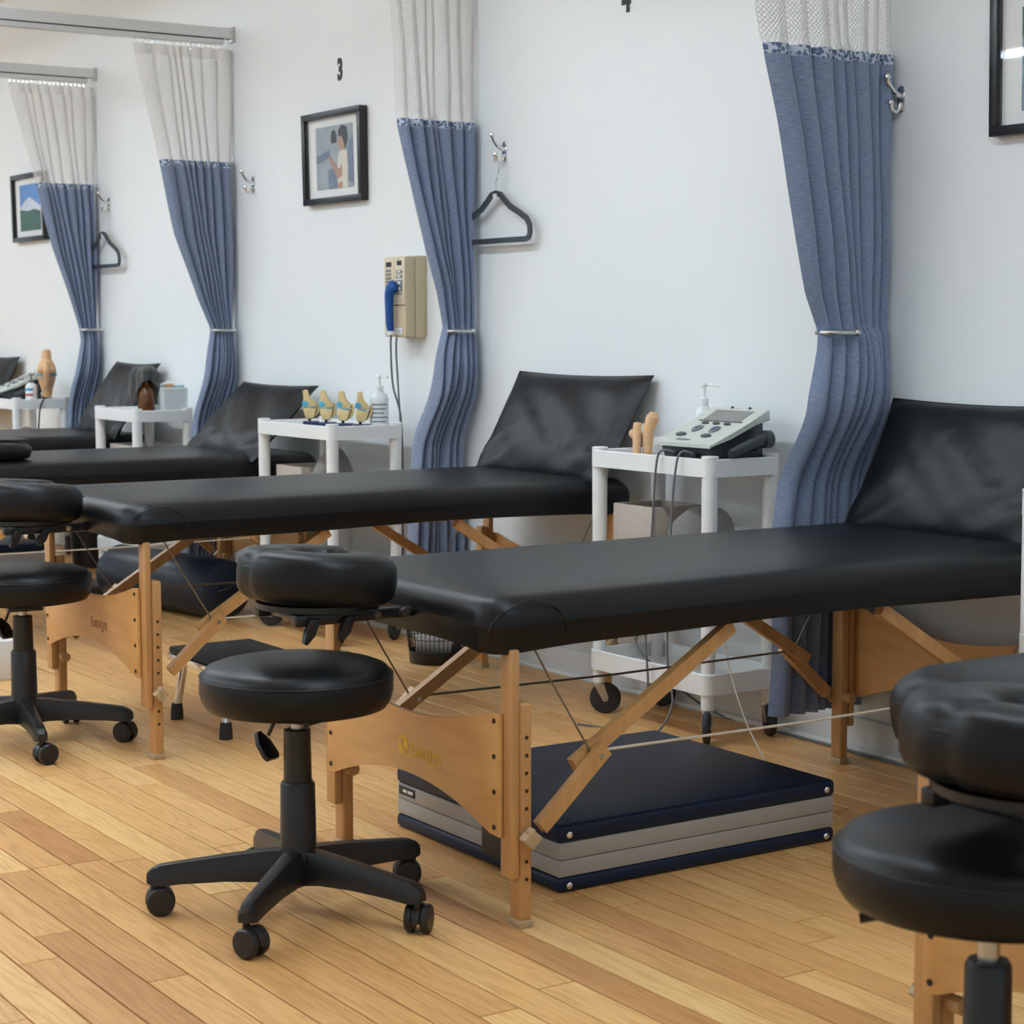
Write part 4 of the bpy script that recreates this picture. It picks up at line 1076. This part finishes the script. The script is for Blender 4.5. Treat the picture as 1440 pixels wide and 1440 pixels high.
wb((.012, -.0965, -.142), (.060, -.0955, -.118), 'badge', 'label', t, 0)
text_mesh('badge_text', '716', .018, 'btn', t, (.018, -.0967, -.137), (R(90), 0, 0), 1.0, .0002, .0003)
wb((.024, -.0965, .1395), (.036, -.0955, .1430), 'caption', 'btn', t, 0)
MB().box((-.040, -.112, -.150), (.016, -.094, -.118), .004).build('cradle_clip', 'beige_lt', t)
hs = thing('handset', 'glossy blue applicator handset hooked on the beige wall unit', 'handset', (-6.465, 3.738, 1.315))
MB().tube([(0, -.012, -.135), (0, -.018, -.10), (0, -.020, -.03), (.002, -.020, .010), (.010, -.016, .035), (.013, -.008, .050)], [.014, .016, .017, .019, .022, .017], 16).ellipsoid((.010, -.012, .034), (.026, .020, .028)).build('grip', 'blue', hs)
MB().lathe([(0, -.145), (.016, -.145), (.017, -.130), (0, -.130)], (0, -.012, 0), 14).build('collar', 'white', hs)
path_cable('cable', [(-6.465, 3.726, 1.172), (-6.465, 3.724, 1.12), (-6.47, 3.735, .98), (-6.475, 3.774, .84), (-6.47, 3.776, .55), (-6.47, 3.776, .30)], .004, 'cord', 'thin grey lead hanging from the blue handset')
path_cable('cable', [(-6.500, 3.77, 1.162), (-6.500, 3.768, 1.10), (-6.496, 3.775, .95), (-6.498, 3.785, .80), (-6.50, 3.79, .55), (-6.50, 3.79, .30)], .004, 'cord', 'thin grey lead hanging from under the beige wall unit')

def picture(x0, x1, z0, z1, label, painter, fw_=.026, depth=.036, matw=.066):
    t = thing('framed_picture', label, 'picture', ((x0 + x1) / 2, WY, (z0 + z1) / 2)); t.rotation_euler = (R(1.2), 0, 0)
    hx, hz = (x1 - x0) / 2, (z1 - z0) / 2; y0, y1 = -depth - .002, -.002
    for a, b in (((-hx, y0, hz - fw_), (hx, y1, hz)), ((-hx, y0, -hz), (hx, y1, -hz + fw_)), ((-hx, y0, -hz + fw_), (-hx + fw_, y1, hz - fw_)), ((hx - fw_, y0, -hz + fw_), (hx, y1, hz - fw_))):
        MB().box(a, b, .002).build('frame_side', 'frame', t)
    MB().box((-hx + fw_, -.016, -hz + fw_), (hx - fw_, -.010, hz - fw_)).build('mat_board', 'paper', t, 0)
    painter(t, -hx + fw_ + matw, hx - fw_ - matw, -hz + fw_ + matw * .5, hz - fw_ - matw * .5, -.0165)
    MB().box((-hx + fw_, -.0305, -hz + fw_), (hx - fw_, -.0285, hz - fw_)).build('glass', 'glass', t, 0)
def patch(t, pts, y, m, n): return MB().prism(pts, y - .0006, y, 'XZ').build(n, m, t, 0)
def woman(t, x0, x1, z0, z1, y):
    w_, h_ = x1 - x0, z1 - z0
    P = lambda pts: [(x0 + a * w_, z0 + b * h_) for a, b in pts]
    patch(t, P([(0, 0), (1, 0), (1, 1), (0, 1)]), y, 'pgrey', 'photo_print')
    patch(t, P([(.33, 0), (.60, 0), (.58, .30), (.50, .36), (.33, .30)]), y - .0008, 'pblue', 'photo_shadow')
    patch(t, P([(0, .42), (.36, .50), (.36, .62), (0, .54)]), y - .0008, 'pblue', 'photo_ledge')
    patch(t, P([(.80, .12), (1, .05), (1, .80), (.88, .72)]), y - .0008, 'pblue', 'photo_window')
    circ = lambda cx, cz, rx, rz, n=14: [(cx + rx * math.cos(2 * PI * k / n), cz + rz * math.sin(2 * PI * k / n)) for k in range(n)]
    patch(t, P(circ(.49, .80, .08, .13)), y - .0008, 'hair', 'reflection_hair')
    patch(t, P([(.43, .72), (.56, .72), (.54, .55), (.44, .52)]), y - .0010, 'pgrey', 'reflection_face')
    patch(t, P([(.58, 0), (.84, 0), (.86, .35), (.83, .58), (.70, .62), (.60, .52), (.56, .25)]), y - .0016, 'pcream', 'shirt')
    patch(t, P([(.70, .20), (.60, .14), (.40, .38), (.36, .50), (.41, .52), (.48, .42), (.62, .30), (.70, .38)]), y - .0024, 'skin', 'arm')
    patch(t, P([(.66, .60), (.78, .60), (.79, .80), (.68, .84), (.61, .76), (.62, .66)]), y - .0024, 'skin', 'face')
    patch(t, P([(.64, .80), (.62, .90), (.72, .99), (.84, .95), (.87, .78), (.80, .62), (.76, .74), (.70, .83)]), y - .0032, 'hair', 'hair')
    patch(t, P([(.58, 0), (.70, 0), (.72, .10), (.57, .08)]), y - .0024, 'skin', 'hand')
def mountain(t, x0, x1, z0, z1, y):
    w_, h_ = x1 - x0, z1 - z0
    P = lambda pts: [(x0 + a * w_, z0 + b * h_) for a, b in pts]
    patch(t, P([(0, 0), (1, 0), (1, 1), (0, 1)]), y, 'psky', 'sky_print')
    patch(t, P([(0, .5), (.2, .62), (.45, .72), (.55, .70), (.8, .60), (1, .5), (1, .35), (0, .35)]), y - .0008, 'psnow', 'snow_peak')
    patch(t, P([(0, 0), (1, 0), (1, .40), (.7, .46), (.4, .43), (0, .47)]), y - .0016, 'pgreen', 'forest')
def coast(t, x0, x1, z0, z1, y):
    w_, h_ = x1 - x0, z1 - z0
    P = lambda pts: [(x0 + a * w_, z0 + b * h_) for a, b in pts]
    patch(t, P([(0, 0), (1, 0), (1, 1), (0, 1)]), y, 'pteal', 'water_print')
    patch(t, P([(0, .72), (.3, .62), (.7, .66), (1, .6), (1, 1), (0, 1)]), y - .0008, 'pgreen', 'trees')
    patch(t, P([(0, 0), (1, 0), (1, .22), (.5, .3), (0, .26)]), y - .0008, 'pblue', 'rocks')
picture(-7.335, -6.835, 1.703, 2.075, 'black framed photo of a person at a window, below number three', woman)
picture(-10.92, -10.41, 1.68, 2.055, 'black framed mountain landscape half behind the curtain net', mountain)
picture(-3.54, -3.03, 1.685, 2.06, 'black framed picture with bright lamp reflections beside the ultrasound curtain', coast)
for s_, x, z, lab in (('3', -7.085, 2.200, 'black number three on the wall above the photo'), ('4', -5.155, 2.215, 'black number four high on the white wall')):
    o = text_mesh('wall_number', s_, .115, 'hair', None, (x, WY - .001, z), (R(90), 0, 0), .78, .0055, .001); tag(o, lab, 'number')
